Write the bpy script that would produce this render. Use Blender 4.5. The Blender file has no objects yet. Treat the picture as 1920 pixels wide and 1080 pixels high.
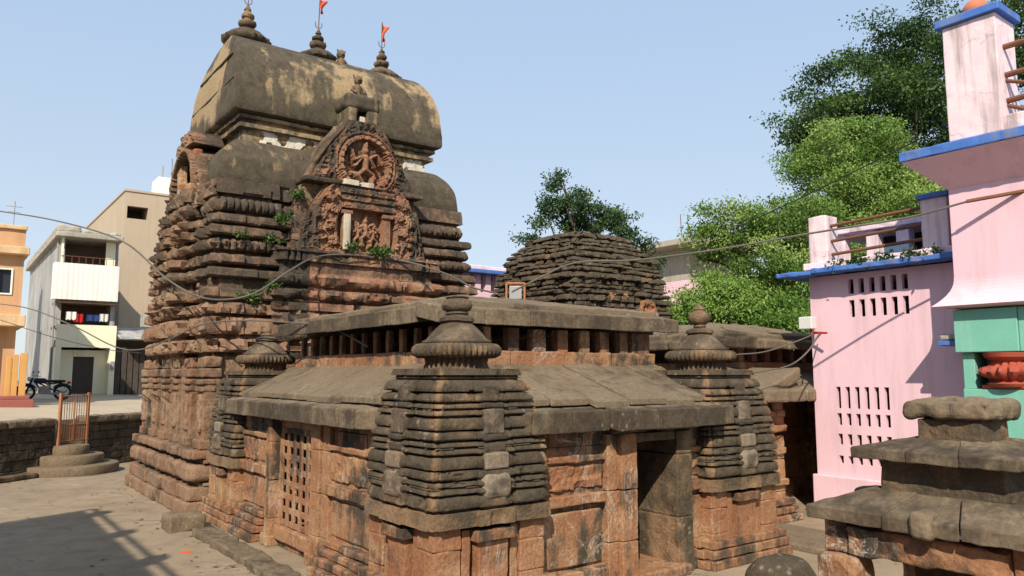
import bpy, math, random
import numpy as np
R = math.radians
S = bpy.context.scene
COL = S.collection
# ------------------------------------------------------------------ camera, sky, sun, exposure
# world axes: +X runs along the doorway wall, +Y runs along the lattice-window wall, z = 0 is the temple court
FWD = np.array([.598, .802]); FWD = FWD/np.linalg.norm(FWD)
RGT = np.array([FWD[1], -FWD[0]])
CAM = np.array([-5.13, -8.02, 2.7])
cd = bpy.data.cameras.new('camera'); cam = bpy.data.objects.new('camera', cd); COL.objects.link(cam)
cam.location = CAM
cam.rotation_euler = (math.pi/2 + math.atan(162/1442), 0, math.atan2(-FWD[0], FWD[1]))
cd.sensor_width = 36; cd.lens = 36*1442/1920; cd.clip_end = 2000; cd.clip_start = .05
S.camera = cam
SUN_DIR = np.array([-.70, -.66, .80]); SUN_DIR = SUN_DIR/np.linalg.norm(SUN_DIR)
EL = math.asin(SUN_DIR[2]); AZ = math.atan2(SUN_DIR[0], SUN_DIR[1])
w = bpy.data.worlds.new('World'); S.world = w; w.use_nodes = True
nt = w.node_tree; bg = nt.nodes['Background']
sky = nt.nodes.new('ShaderNodeTexSky'); sky.sky_type = 'NISHITA'; sky.sun_disc = False
sky.sun_elevation = EL; sky.sun_rotation = AZ
sky.air_density = 1.0; sky.dust_density = .6; sky.ozone_density = 1.0; sky.altitude = 0
mx = nt.nodes.new('ShaderNodeMix'); mx.data_type = 'RGBA'; mx.inputs[0].default_value = .75      # thin even haze in the air of the sky
mx.inputs[7].default_value = (3.7, 4.7, 6.1, 1)
tcw = nt.nodes.new('ShaderNodeTexCoord'); sxw = nt.nodes.new('ShaderNodeSeparateXYZ'); nt.links.new(tcw.outputs['Generated'], sxw.inputs[0])
rpw = nt.nodes.new('ShaderNodeMapRange'); rpw.inputs[1].default_value = 0; rpw.inputs[2].default_value = .42; nt.links.new(sxw.outputs['Z'], rpw.inputs[0])
hzw = nt.nodes.new('ShaderNodeMix'); hzw.data_type = 'RGBA'; nt.links.new(rpw.outputs[0], hzw.inputs[0])
hzw.inputs[6].default_value = (4.75, 5.15, 5.55, 1); hzw.inputs[7].default_value = (3.5, 4.6, 6.05, 1); nt.links.new(hzw.outputs[2], mx.inputs[7])
nt.links.new(sky.outputs[0], mx.inputs[6]); nt.links.new(mx.outputs[2], bg.inputs[0]); bg.inputs[1].default_value = .12
sd = bpy.data.lights.new('sun', 'SUN'); sd.energy = 4.9; sd.angle = R(.5); sd.color = (1, .90, .74)
so = bpy.data.objects.new('sun', sd); COL.objects.link(so)
from mathutils import Vector
so.rotation_euler = Vector(SUN_DIR).to_track_quat('Z', 'Y').to_euler()
so.location = (-20, -20, 30)
S.view_settings.view_transform = 'Standard'; S.view_settings.look = 'None'
S.view_settings.exposure = .35; S.view_settings.gamma = 1

# ------------------------------------------------------------------ numpy noise
def _h(i, j, k, s):
    n = (i.astype(np.int64)*374761393 + j.astype(np.int64)*668265263 + k.astype(np.int64)*2147483647 + s*974634777) & 0xffffffff
    n = ((n ^ (n >> 13))*1274126177) & 0xffffffff
    n = ((n ^ (n >> 15))*2246822519) & 0xffffffff
    n = n ^ (n >> 16)
    return (n & 0xffffff)/float(0xffffff)
def vn(P, f=1., seed=0):
    Q = np.asarray(P)*f
    I = np.floor(Q); F = Q - I; I = I.astype(np.int64); F = F*F*F*(F*(F*6 - 15) + 10)
    i, j, k = I[..., 0], I[..., 1], I[..., 2]; x, y, z = F[..., 0], F[..., 1], F[..., 2]
    L = lambda a, b, t: a + (b - a)*t
    return L(L(L(_h(i, j, k, seed), _h(i+1, j, k, seed), x), L(_h(i, j+1, k, seed), _h(i+1, j+1, k, seed), x), y),
             L(L(_h(i, j, k+1, seed), _h(i+1, j, k+1, seed), x), L(_h(i, j+1, k+1, seed), _h(i+1, j+1, k+1, seed), x), y), z)
def fbm(P, f=1., oct=3, seed=0):
    r = 0; a = .5; t = 0
    for o in range(oct):
        r = r + a*vn(P, f, seed+o); t += a; a *= .5; f *= 2.03
    return r/t
def ridge(P, f, seed=0):
    return 1 - np.abs(2*vn(P, f, seed) - 1)*1.6
def carve(P, f=5., seed=0):            # scroll-like carved relief, about -1..1
    W = np.stack([vn(P, f*.6, seed+5), vn(P, f*.6, seed+6), vn(P, f*.6, seed+7)], -1)
    Q = np.asarray(P) + (W-.5)*.9/f
    a = np.abs(2*vn(Q, f, seed) - 1); b = np.abs(2*vn(Q, f*1.9, seed+3) - 1)
    return np.clip(1 - 3.2*np.minimum(a, b*1.1), -1, 1)
def sstep(a, b, x):
    t = np.clip((x - a)/(b - a), 0, 1); return t*t*(3 - 2*t)

# ------------------------------------------------------------------ mesh builder
class MB:
    def __init__(s): s.V = []; s.F = []; s.A = []; s.M = []; s.n = 0
    def add(s, V, F, soil=0., mat=0):
        V = np.asarray(V, float); k = len(V)
        s.V.append(V); s.A.append(np.broadcast_to(np.asarray(soil, float), (k,)).copy())
        n = s.n
        if isinstance(F, np.ndarray): F = (F + n).tolist()
        else: F = [[i + n for i in f] for f in F]
        s.F += F; s.M += [mat]*len(F); s.n += k
        return s
    def build(s, name, mats, parent=None, smooth=False, ang=40):
        V = np.concatenate(s.V) if s.V else np.zeros((0, 3))
        me = bpy.data.meshes.new(name); me.from_pydata(V.tolist(), [], s.F)
        at = me.attributes.new('soil', 'FLOAT', 'POINT'); at.data.foreach_set('value', np.concatenate(s.A).astype(np.float32))
        if not isinstance(mats, (list, tuple)): mats = [mats]
        for m in mats: me.materials.append(m)
        if len(mats) > 1: me.polygons.foreach_set('material_index', np.array(s.M, np.int32))
        if smooth:
            me.polygons.foreach_set('use_smooth', np.ones(len(me.polygons), bool)); me.set_sharp_from_angle(angle=R(ang))
        me.update()
        o = bpy.data.objects.new(name, me); COL.objects.link(o)
        if parent is not None:
            o.parent = parent
            q = parent; off = np.zeros(3)
            while q is not None: off += np.array(q.location); q = q.parent
            o.location = -off                                  # mesh data is in court coordinates
        return o
def thing(name, label, cat, loc=(0, 0, 0), group=None):
    o = bpy.data.objects.new(name, None); COL.objects.link(o); o.location = loc
    o['label'] = label; o['category'] = cat
    if group: o['group'] = group
    o.empty_display_size = .2
    return o
def tag(o, label, cat, group=None):
    o['label'] = label; o['category'] = cat
    if group: o['group'] = group
    return o
def struct(o): o['kind'] = 'structure'; return o
def copy_tree(o, parent=None, loc=None):
    c = o.copy(); COL.objects.link(c)
    if parent is not None: c.parent = parent
    if loc is not None: c.location = loc
    for ch in list(o.children): copy_tree(ch, c)
    return c

def ax_pts(lo, hi, seg, r):
    n = max(1, int(round((hi - lo)/seg)))
    p = set(np.round(np.linspace(lo, hi, n+1), 5))
    if r > 0:
        for e in (.35*r, r):
            if hi - lo > 2.2*r: p |= {round(lo+e, 5), round(hi-e, 5)}
    return np.array(sorted(p))
def gridfaces(n, m, flip=False):
    i, j = np.meshgrid(np.arange(n-1), np.arange(m-1), indexing='ij')
    a = (i*m + j).ravel(); b = a + m; c = b + 1; d = a + 1
    return np.stack([a, d, c, b] if flip else [a, b, c, d], 1)
def wbox(mb, x0, x1, y0, y1, z0, z1, seg=.1, amp=.01, r=.015, f=5., xf=None, soil=0., mat=0, seed=0):
    """worn block: rounded box whose surface is displaced by noise"""
    lo = np.array([x0, y0, z0]); hi = np.array([x1, y1, z1]); r = min(r, .45*min(hi-lo))
    axp = [ax_pts(lo[i], hi[i], seg, r) for i in range(3)]
    for ax in range(3):
        u, v = [(1, 2), (2, 0), (0, 1)][ax]
        for sd_ in (0, 1):
            U, W = np.meshgrid(axp[u], axp[v], indexing='ij')
            P = np.zeros(U.shape + (3,)); P[..., u] = U; P[..., v] = W; P[..., ax] = hi[ax] if sd_ else lo[ax]
            n, m = U.shape; P = P.reshape(-1, 3)
            Q = np.clip(P, lo + r, hi - r); d = P - Q; L = np.linalg.norm(d, axis=1, keepdims=True)
            d = d/np.maximum(L, 1e-9); P2 = Q + d*r if r > 0 else P
            if amp > 0:
                nz = (fbm(P2 + seed*3.1, f, 2, seed) - .5)*2*amp + np.minimum(0, (vn(P2 + seed, f*.6, seed+9) - .28))*amp*3
                P2 = P2 + d*nz[:, None]
            if xf is not None: P2 = xf(P2)
            so_ = soil(P2) if callable(soil) else soil
            mb.add(P2, gridfaces(n, m, flip=not sd_), so_, mat)
    return mb
def quadmap(c00, c10, c11, c01, W, D, T):
    """maps box [0,W]x[0,D]x[-T,0] onto a bilinear slab with the given top corners"""
    c = [np.array(k, float) for k in (c00, c10, c11, c01)]
    def g(P):
        a = (P[:, 0]/W)[:, None]; b = (P[:, 1]/D)[:, None]
        q = c[0]*(1-a)*(1-b) + c[1]*a*(1-b) + c[2]*a*b + c[3]*(1-a)*b
        q = q.copy(); q[:, 2] += P[:, 2]; return q
    return g
def slab(mb, c00, c10, c11, c01, T, seg=.12, amp=.012, r=.02, soil=0., seed=0, f=4.):
    W = np.linalg.norm(np.subtract(c10, c00)); D = np.linalg.norm(np.subtract(c01, c00))
    return wbox(mb, 0, W, 0, D, -T, 0, seg, amp, r, f, quadmap(c00, c10, c11, c01, W, D, T), soil, 0, seed)
def lathe(mb, prof, cx, cy, n=32, rib=0, ribz=None, soil=0., ribamp=.08, jit=0.01, mat=0, cap=True):
    prof = np.array(prof, float); m = len(prof)
    th = np.linspace(0, 2*np.pi, n, endpoint=False)
    r = prof[:, 0][:, None]*np.ones((1, n)); z = prof[:, 1][:, None]*np.ones((1, n))
    if rib:
        k = np.array([1. if (ribz is None or ribz[0] <= q <= ribz[1]) else 0. for q in prof[:, 1]])[:, None]
        r = r*(1 + k*ribamp*(np.abs(np.cos(th*rib/2))[None] - .6))
    P = np.stack([cx + r*np.cos(th), cy + r*np.sin(th), z], -1)
    if jit:
        d = (fbm(P, 6, 2, 3) - .5)*2*jit
        P[..., 0] += d*np.cos(th); P[..., 1] += d*np.sin(th); P[..., 2] += d*.5
    V = P.reshape(-1, 3); F = []
    i, j = np.meshgrid(np.arange(m-1), np.arange(n), indexing='ij'); j2 = (j+1) % n
    F = np.stack([(i*n+j).ravel(), (i*n+j2).ravel(), ((i+1)*n+j2).ravel(), ((i+1)*n+j).ravel()], 1).tolist()
    if cap: F.append([(m-1)*n + k for k in range(n)]); F.append([k for k in range(n)][::-1])
    s_ = soil(V) if callable(soil) else soil
    return mb.add(V, F, s_, mat)
def tube(mb, pts, r, n=6, soil=0., mat=0, r2=None, cap=True):
    pts = np.array(pts, float); m = len(pts)
    T = np.gradient(pts, axis=0); T /= np.maximum(np.linalg.norm(T, axis=1, keepdims=True), 1e-9)
    up = np.array([0, 0, 1.]) if abs(T[0][2]) < .9 else np.array([1., 0, 0])
    V = []
    rr = np.linspace(r, r2 if r2 is not None else r, m)
    for i in range(m):
        a = np.cross(T[i], up); a /= max(np.linalg.norm(a), 1e-9); b = np.cross(a, T[i])
        for k in range(n):
            t = 2*np.pi*k/n; V.append(pts[i] + rr[i]*(a*np.cos(t) + b*np.sin(t)))
    F = [[i*n+k, (i+1)*n+k, (i+1)*n+(k+1) % n, i*n+(k+1) % n] for i in range(m-1) for k in range(n)]
    if cap: F += [list(range(n)), [(m-1)*n+k for k in range(n)][::-1]]
    return mb.add(V, F, soil, mat)
def ratha(side_x, side_y):
    """stepped plan: lists of (t0, t1, depth) projections for the long and short faces, CCW from (-1,-1)"""
    def face(ps):
        q = [(-1, 0)]
        for t0, t1, d in ps: q += [(t0, 0), (t0, d), (t1, d), (t1, 0)]
        return q
    out = []
    for t, d in face(side_x): out.append((t, -1-d))
    for t, d in face(side_y): out.append((1+d, t))
    for t, d in face(side_x): out.append((-t, 1+d))
    for t, d in face(side_y): out.append((-1-d, -t))
    return out
def course_rings(courses, A, B, dz=.08):
    rg = []
    for ci, (z0, z1, kind, amp) in enumerate(courses):
        if kind == 'b':
            for u in (-.985, -.9, -.6, 0, .6, .9, .985):
                z = (z0+z1)/2 + u*(z1-z0)/2; rg.append((z, A(z), B(z), amp*(1-abs(u)**8)**.5 - .014*max(0, u), kind, ci))
        elif kind in 'rR':
            for u in (-.985, -.8, -.45, 0, .45, .8, .985):
                z = (z0+z1)/2 + u*(z1-z0)/2; rg.append((z, A(z), B(z), amp*math.sqrt(1-u*u), kind, ci))
        else:
            n = max(2, int((z1-z0)/dz)+1)
            for z in np.linspace(z0+.003, z1-.003, n): rg.append((z, A(z), B(z), -amp if kind == 'g' else amp, kind, ci))
    return rg
def shell(mb, poly, cx, cy, rings, seg=.06, disp=None, soil=0., cap=True, segback=None, mat=0):
    """loft a stepped plan through rings; every vertex then moves along the wall normal by disp()"""
    poly = np.array(poly, float); n = len(poly)
    a0 = max(r[1] for r in rings); b0 = max(r[2] for r in rings)
    nxt = np.roll(poly, -1, 0); dv = (nxt - poly)*np.array([a0, b0]); Ln = np.linalg.norm(dv, axis=1)
    EN = np.stack([dv[:, 1], -dv[:, 0]], 1)/np.maximum(Ln, 1e-9)[:, None]
    E = []; T = []
    for i in range(n):
        sg = seg
        if segback and (EN[i, 0] > .5 or EN[i, 1] > .5): sg = segback
        k = max(1, int(math.ceil(Ln[i]/sg)))
        for q in range(k): E.append(i); T.append(q/k)
    E = np.array(E); T = np.array(T)
    base = poly[E]*(1-T)[:, None] + nxt[E]*T[:, None]
    N = EN[E].copy(); c = T == 0; N[c] = EN[E[c]] + EN[E[c]-1]
    Z = np.array([r[0] for r in rings]); Aa = np.array([r[1] for r in rings]); Bb = np.array([r[2] for r in rings]); O = np.array([r[3] for r in rings])
    P = np.zeros((len(rings), len(E), 3))
    P[..., 0] = cx + base[None, :, 0]*Aa[:, None] + N[None, :, 0]*O[:, None]
    P[..., 1] = cy + base[None, :, 1]*Bb[:, None] + N[None, :, 1]*O[:, None]
    P[..., 2] = Z[:, None]
    Sm = (T-.5)*Ln[E]
    kind = np.array([r[4] if len(r) > 4 else 'f' for r in rings]); ci = np.array([r[5] if len(r) > 5 else 0 for r in rings])
    if disp is not None:
        d = disp(P, E[None], Sm[None], N, kind[:, None], ci[:, None], base)
        P[..., 0] += N[None, :, 0]*d; P[..., 1] += N[None, :, 1]*d
    V = P.reshape(-1, 3); m = len(rings); k = len(E)
    i, j = np.meshgrid(np.arange(m-1), np.arange(k), indexing='ij'); j2 = (j+1) % k
    F = np.stack([(i*k+j).ravel(), (i*k+j2).ravel(), ((i+1)*k+j2).ravel(), ((i+1)*k+j).ravel()], 1).tolist()
    if cap:
        V = np.concatenate([V, [[cx, cy, Z[-1]]]]); q = len(V)-1
        F += [[(m-1)*k+t, (m-1)*k+(t+1) % k, q] for t in range(k)]
    return mb.add(V, F, soil(V) if callable(soil) else soil, mat)
def relief(mb, fn, u0, u1, z0, z1, plane, axis, res=.03, soil=0., back=.4):
    """carved panel: fn(u,z,P) gives height out of the plane; axis 'y' faces -Y, axis 'x' faces -X"""
    nu = int((u1-u0)/res)+1; nz = int((z1-z0)/res)+1
    U, Z = np.meshgrid(np.linspace(u0, u1, nu), np.linspace(z0, z1, nz), indexing='ij')
    P = np.stack([U, Z, np.zeros_like(U)], -1)
    h, mask = fn(U, Z, P); h = np.where(mask, h, -back)
    if axis == 'y': V = np.stack([U, plane - h, Z], -1)
    else: V = np.stack([plane - h, U, Z], -1)
    V = V.reshape(-1, 3)
    F = gridfaces(nu, nz, flip=(axis == 'x'))
    mk = mask.ravel(); F = F[mk[F].any(1)]
    so_ = soil(V) if callable(soil) else soil
    return mb.add(V, F, so_)

# ------------------------------------------------------------------ materials
def new_mat(name):
    m = bpy.data.materials.new(name); m.use_nodes = True
    t = m.node_tree; return m, t, t.nodes['Principled BSDF']
def N_(t, typ, **kw):
    n = t.nodes.new(typ)
    for k, v in kw.items():
        if k in n.inputs.keys(): n.inputs[k].default_value = v
        else: setattr(n, k, v)
    return n
def ramp(t, src, stops):
    r = t.nodes.new('ShaderNodeValToRGB'); e = r.color_ramp.elements
    while len(e) < len(stops): e.new(.5)
    for k, (p, c) in zip(e, stops):
        k.position = p; k.color = (c, c, c, 1) if isinstance(c, (int, float)) else (*c, 1)
    t.links.new(src, r.inputs[0]); return r.outputs[0]
def mixc(t, f, a, b, mode='MIX'):
    m = t.nodes.new('ShaderNodeMix'); m.data_type = 'RGBA'; m.blend_type = mode
    for s_, v in ((m.inputs[0], f), (m.inputs[6], a), (m.inputs[7], b)):
        if isinstance(v, (int, float)): s_.default_value = v
        elif isinstance(v, tuple): s_.default_value = (*v, 1)
        else: t.links.new(v, s_)
    return m.outputs[2]
def math_(t, op, a, b=0., c=None):
    m = t.nodes.new('ShaderNodeMath'); m.operation = op
    for i, v in enumerate((a, b) if c is None else (a, b, c)):
        if isinstance(v, (int, float)): m.inputs[i].default_value = v
        else: t.links.new(v, m.inputs[i])
    return m.outputs[0]
def pos(t, scale=(1, 1, 1), loc=(0, 0, 0)):
    g = t.nodes.new('ShaderNodeNewGeometry'); mp = t.nodes.new('ShaderNodeMapping'); mp.inputs['Scale'].default_value = scale
    mp.inputs['Location'].default_value = loc
    t.links.new(g.outputs['Position'], mp.inputs[0]); return mp.outputs[0]
def noise(t, vec, sc, det=6, rough=.6, dist=0.):
    n = N_(t, 'ShaderNodeTexNoise', Scale=sc, Detail=det, Roughness=rough, Distortion=dist); t.links.new(vec, n.inputs['Vector']); return n.outputs['Fac']
def stone(name, c1, c2, d1, d2, pale=None, bump=.5, streak=.5, sharp=.16, spots=.35, salt=False):
    """sandstone c1/c2 with a black-grey crust d1/d2 whose cover follows the 'soil' attribute and noise"""
    m, t, b = new_mat(name); v = pos(t)
    n1 = noise(t, v, .9, 5); n2 = noise(t, v, 4.5, 9, .68, .3); n3 = noise(t, v, 22, 6, .7); ns = noise(t, pos(t, (5, 5, .5)), 1.0, 5, .6)
    base = mixc(t, ramp(t, n1, [(.35, 0), (.65, 1)]), c1, c2)
    if pale is not None: base = mixc(t, ramp(t, noise(t, pos(t, loc=(7, 3, 1)), 1.7, 7, .65), [(.52, 0), (.72, .85)]), base, pale)
    base = mixc(t, .75, base, ramp(t, n3, [(.25, (.42, .40, .38)), (.7, (1.15, 1.12, 1.1))]), 'MULTIPLY')
    dark = mixc(t, ramp(t, n2, [(.3, 0), (.72, 1)]), d1, d2)
    dark = mixc(t, .6, dark, ramp(t, n3, [(.25, (.45, .45, .45)), (.72, (1.35, 1.33, 1.3))]), 'MULTIPLY')
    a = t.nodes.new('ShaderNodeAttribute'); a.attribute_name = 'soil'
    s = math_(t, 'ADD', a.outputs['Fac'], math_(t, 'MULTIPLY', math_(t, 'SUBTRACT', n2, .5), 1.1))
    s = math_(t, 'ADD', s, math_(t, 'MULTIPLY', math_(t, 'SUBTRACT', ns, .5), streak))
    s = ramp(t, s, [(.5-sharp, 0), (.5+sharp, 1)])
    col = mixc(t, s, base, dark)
    # pale lichen flecks
    vo = N_(t, 'ShaderNodeTexVoronoi', Scale=9.); t.links.new(v, vo.inputs['Vector'])
    fl = math_(t, 'MULTIPLY', ramp(t, vo.outputs['Distance'], [(.16, 1), (.3, 0)]), ramp(t, n1, [(.5, 0), (.62, spots)]))
    col = mixc(t, fl, col, (.36, .33, .27))
    if salt:                       # white salt bloom left by seepage
        sv = noise(t, pos(t, (1, 1, .6), (3, 9, 2)), 2.1, 9, .72, 1.2); sm = noise(t, pos(t, loc=(11, 2, 5)), .75, 3)
        sf = math_(t, 'MULTIPLY', ramp(t, sv, [(.485, 0), (.5, 1), (.515, 0)]), ramp(t, sm, [(.52, 0), (.6, .8)]))
        col = mixc(t, sf, col, (.50, .44, .38))
    t.links.new(col, b.inputs['Base Color']); b.inputs['Roughness'].default_value = .93
    b.inputs['Specular IOR Level'].default_value = .2
    v2 = N_(t, 'ShaderNodeTexVoronoi', Scale=26.); t.links.new(v, v2.inputs['Vector'])
    hsum = math_(t, 'ADD', math_(t, 'ADD', n3, math_(t, 'MULTIPLY', n2, 1.2)), math_(t, 'MULTIPLY', v2.outputs['Distance'], .35))
    bp = N_(t, 'ShaderNodeBump', Strength=bump, Distance=.03); t.links.new(hsum, bp.inputs['Height']); t.links.new(bp.outputs[0], b.inputs['Normal'])
    return m
def paint(name, c, c2=None, stain=None, rough=.7, amt=.35, sc=1.5, bump=.15, streaks=True, crack=0.):
    m, t, b = new_mat(name); v = pos(t)
    n1 = noise(t, v, sc, 7, .65); n3 = noise(t, v, 30, 4, .7); ns = noise(t, pos(t, (3, 3, .3)), 1.3, 6, .65)
    col = mixc(t, ramp(t, n1, [(.35, 0), (.7, 1)]), c, c2 or tuple(k*.88 for k in c))
    if stain is not None:
        f = math_(t, 'MULTIPLY', ramp(t, ns if streaks else n1, [(.5, 0), (.72, 1)]), amt)
        col = mixc(t, f, col, stain)
    if crack:
        wv = t.nodes.new('ShaderNodeVectorMath'); wv.operation = 'MULTIPLY_ADD'; nn = N_(t, 'ShaderNodeTexNoise', Scale=3., Detail=5.); t.links.new(v, nn.inputs['Vector'])
        t.links.new(nn.outputs['Color'], wv.inputs[0]); wv.inputs[1].default_value = (.5, .5, .5); t.links.new(v, wv.inputs[2])
        vc = N_(t, 'ShaderNodeTexVoronoi', Scale=.9, feature='DISTANCE_TO_EDGE'); t.links.new(wv.outputs[0], vc.inputs['Vector'])
        cf = math_(t, 'MULTIPLY', ramp(t, vc.outputs['Distance'], [(.002, crack), (.009, 0)]), ramp(t, n1, [(.42, 0), (.55, 1)]))
        col = mixc(t, cf, col, (.16, .12, .11))
    col = mixc(t, .25, col, ramp(t, n3, [(.3, (.75, .75, .75)), (.7, (1.05, 1.05, 1.05))]), 'MULTIPLY')
    t.links.new(col, b.inputs['Base Color']); b.inputs['Roughness'].default_value = rough; b.inputs['Specular IOR Level'].default_value = .25
    bp = N_(t, 'ShaderNodeBump', Strength=bump, Distance=.02); t.links.new(math_(t, 'ADD', n3, n1), bp.inputs['Height']); t.links.new(bp.outputs[0], b.inputs['Normal'])
    return m
def leafm(name, c1, c2, c3):
    m, t, b = new_mat(name)
    a = t.nodes.new('ShaderNodeAttribute'); a.attribute_name = 'soil'
    col = ramp(t, a.outputs['Fac'], [(0, c1), (.5, c2), (1, c3)])
    t.links.new(col, b.inputs['Base Color']); b.inputs['Roughness'].default_value = .55; b.inputs['Specular IOR Level'].default_value = .3
    tr = t.nodes.new('ShaderNodeBsdfTranslucent'); t.links.new(mixc(t, .5, col, (.9, 1, .3), 'MULTIPLY'), tr.inputs[0])
    mx = t.nodes.new('ShaderNodeMixShader'); mx.inputs[0].default_value = .3
    t.links.new(b.outputs[0], mx.inputs[1]); t.links.new(tr.outputs[0], mx.inputs[2])
    t.links.new(mx.outputs[0], t.nodes['Material Output'].inputs[0]); return m
DK1, DK2 = (.032, .026, .020), (.092, .074, .056)
M = {}
M['red'] = stone('red_sandstone', (.27, .120, .064), (.36, .202, .110), DK1, DK2, pale=(.45, .325, .19), streak=1.25, salt=True)
M['tower'] = stone('tower_sandstone', (.235, .130, .080), (.275, .185, .122), (.030,.024,.018), (.098, .076, .056), pale=(.32, .25, .17), bump=.6)
M['vault'] = stone('weathered_plaster', (.30, .225, .128), (.345, .262, .158), (.045, .037, .026), (.115, .094, .066), pale=(.40, .26, .155), streak=1.15, spots=.1, bump=.3)
M['roof'] = stone('roof_slab_stone', (.175, .134, .090), (.205, .16, .108), DK1, (.098, .073, .050), bump=.35, streak=.5)
M['dark'] = stone('blackened_stone', (.22, .155, .095), (.27, .165, .095), (.036, .028, .020), (.115, .090, .061), bump=.6)
M['white'] = paint('lime_patch', (.54, .48, .37), (.44, .38, .28), stain=(.10, .08, .06), amt=.9, sc=4)
M['limewash'] = paint('old_limewash', (.66, .61, .52), (.50, .45, .36), stain=(.2, .16, .12), amt=.6, sc=5)
M['bay'] = stone('front_bay_sandstone', (.255, .122, .075), (.325, .19, .118), DK1, DK2, pale=(.37, .28, .18), streak=1.0, bump=.6)
M['plate'] = stone('grey_plaque_stone', (.24, .205, .155), (.21, .145, .10), DK1, DK2, bump=.4)
M['iron'] = paint('rusty_iron', (.20, .085, .045), (.13, .06, .035), rough=.75)
M['flag'] = paint('orange_cloth', (.75, .12, .03), (.70, .07, .02))
M['cable'] = paint('old_grey_cable', (.13, .118, .098), (.09, .08, .068))
M['pink'] = paint('pink_wall_paint', (.74, .505, .57), (.70, .46, .52), stain=(.46, .33, .34), amt=.5, sc=.8)
M['palepink'] = paint('faded_pink_paint', (.76, .62, .65), (.70, .53, .57), stain=(.20, .16, .14), amt=.85, sc=2.2, crack=.45)
M['blue'] = paint('blue_eave_paint', (.055, .14, .44), (.075, .18, .48), stain=(.22, .21, .22), amt=.8, sc=3.5)
M['teal'] = paint('teal_wall_paint', (.155, .415, .325), (.19, .46, .37), stain=(.30, .48, .41), amt=.5)
M['redsculpt'] = paint('red_painted_carving', (.38, .085, .05), (.30, .06, .04), stain=(.10, .03, .025), amt=.5)
M['concrete'] = paint('bare_concrete', (.40, .37, .31), (.34, .31, .26), stain=(.16, .14, .12), amt=.6)
M['shade_black'] = paint('painted_interior_shade', (.02, .018, .016))  # near-black colour standing in for the shade inside openings
M['whitewash'] = paint('white_wall', (.84, .82, .76), (.80, .77, .69), stain=(.45, .41, .34), amt=.3)
M['cream'] = paint('cream_wall', (.82, .79, .60), (.78, .74, .54), stain=(.40, .35, .22), amt=.3)
M['greywall'] = paint('mouldy_grey_wall', (.42, .41, .39), (.30, .30, .30), stain=(.06, .06, .06), amt=.9, sc=.9)
M['beige'] = paint('beige_wall', (.46, .37, .27), (.42, .33, .24), stain=(.30, .24, .18), amt=.35, sc=.5)
M['orange'] = paint('orange_wall', (.56, .32, .165), (.58, .36, .20), stain=(.35, .2, .1), amt=.4)
M['ochre'] = paint('pale_ochre_trim', (.66, .46, .26), (.58, .40, .22), stain=(.3, .2, .1), amt=.5)
M['yellow'] = paint('yellow_post_paint', (.60, .33, .10), (.55, .28, .09))
M['bark'] = paint('bark', (.10, .075, .05), (.07, .05, .035), bump=.6)
M['terrace'] = paint('dusty_road', (.44, .36, .26), (.38, .315, .23), stain=(.30, .26, .2), amt=.5, sc=.4, streaks=False)
M['black'] = paint('black_rubber', (.02, .02, .02), rough=.5)
M['metal'] = paint('dull_metal', (.30, .30, .31), rough=.4)
M['bluep'] = paint('blue_glossy_paint', (.03, .06, .22), rough=.35)
M['redp'] = paint('red_glossy_paint', (.40, .02, .02), rough=.35)
M['lightbox'] = paint('pale_lamp_housing', (.62, .62, .60), rough=.5)
M['darkwood'] = paint('dark_timber', (.075, .06, .05), (.05, .04, .035), sc=3)
M['leaf'] = leafm('leaf_light', (.062, .130, .020), (.155, .262, .048), (.33, .42, .13))
M['leafd'] = leafm('leaf_dark', (.016, .042, .010), (.045, .095, .020), (.115, .185, .04))
M['leafb'] = leafm('leaf_bush', (.055, .125, .016), (.135, .245, .042), (.25, .37, .085))
M['weed'] = leafm('weed_leaf', (.02, .045, .010), (.05, .10, .02), (.09, .15, .03))
M['leafp'] = leafm('leaf_peepal', (.018, .046, .016), (.05, .10, .034), (.11, .165, .07))
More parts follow.
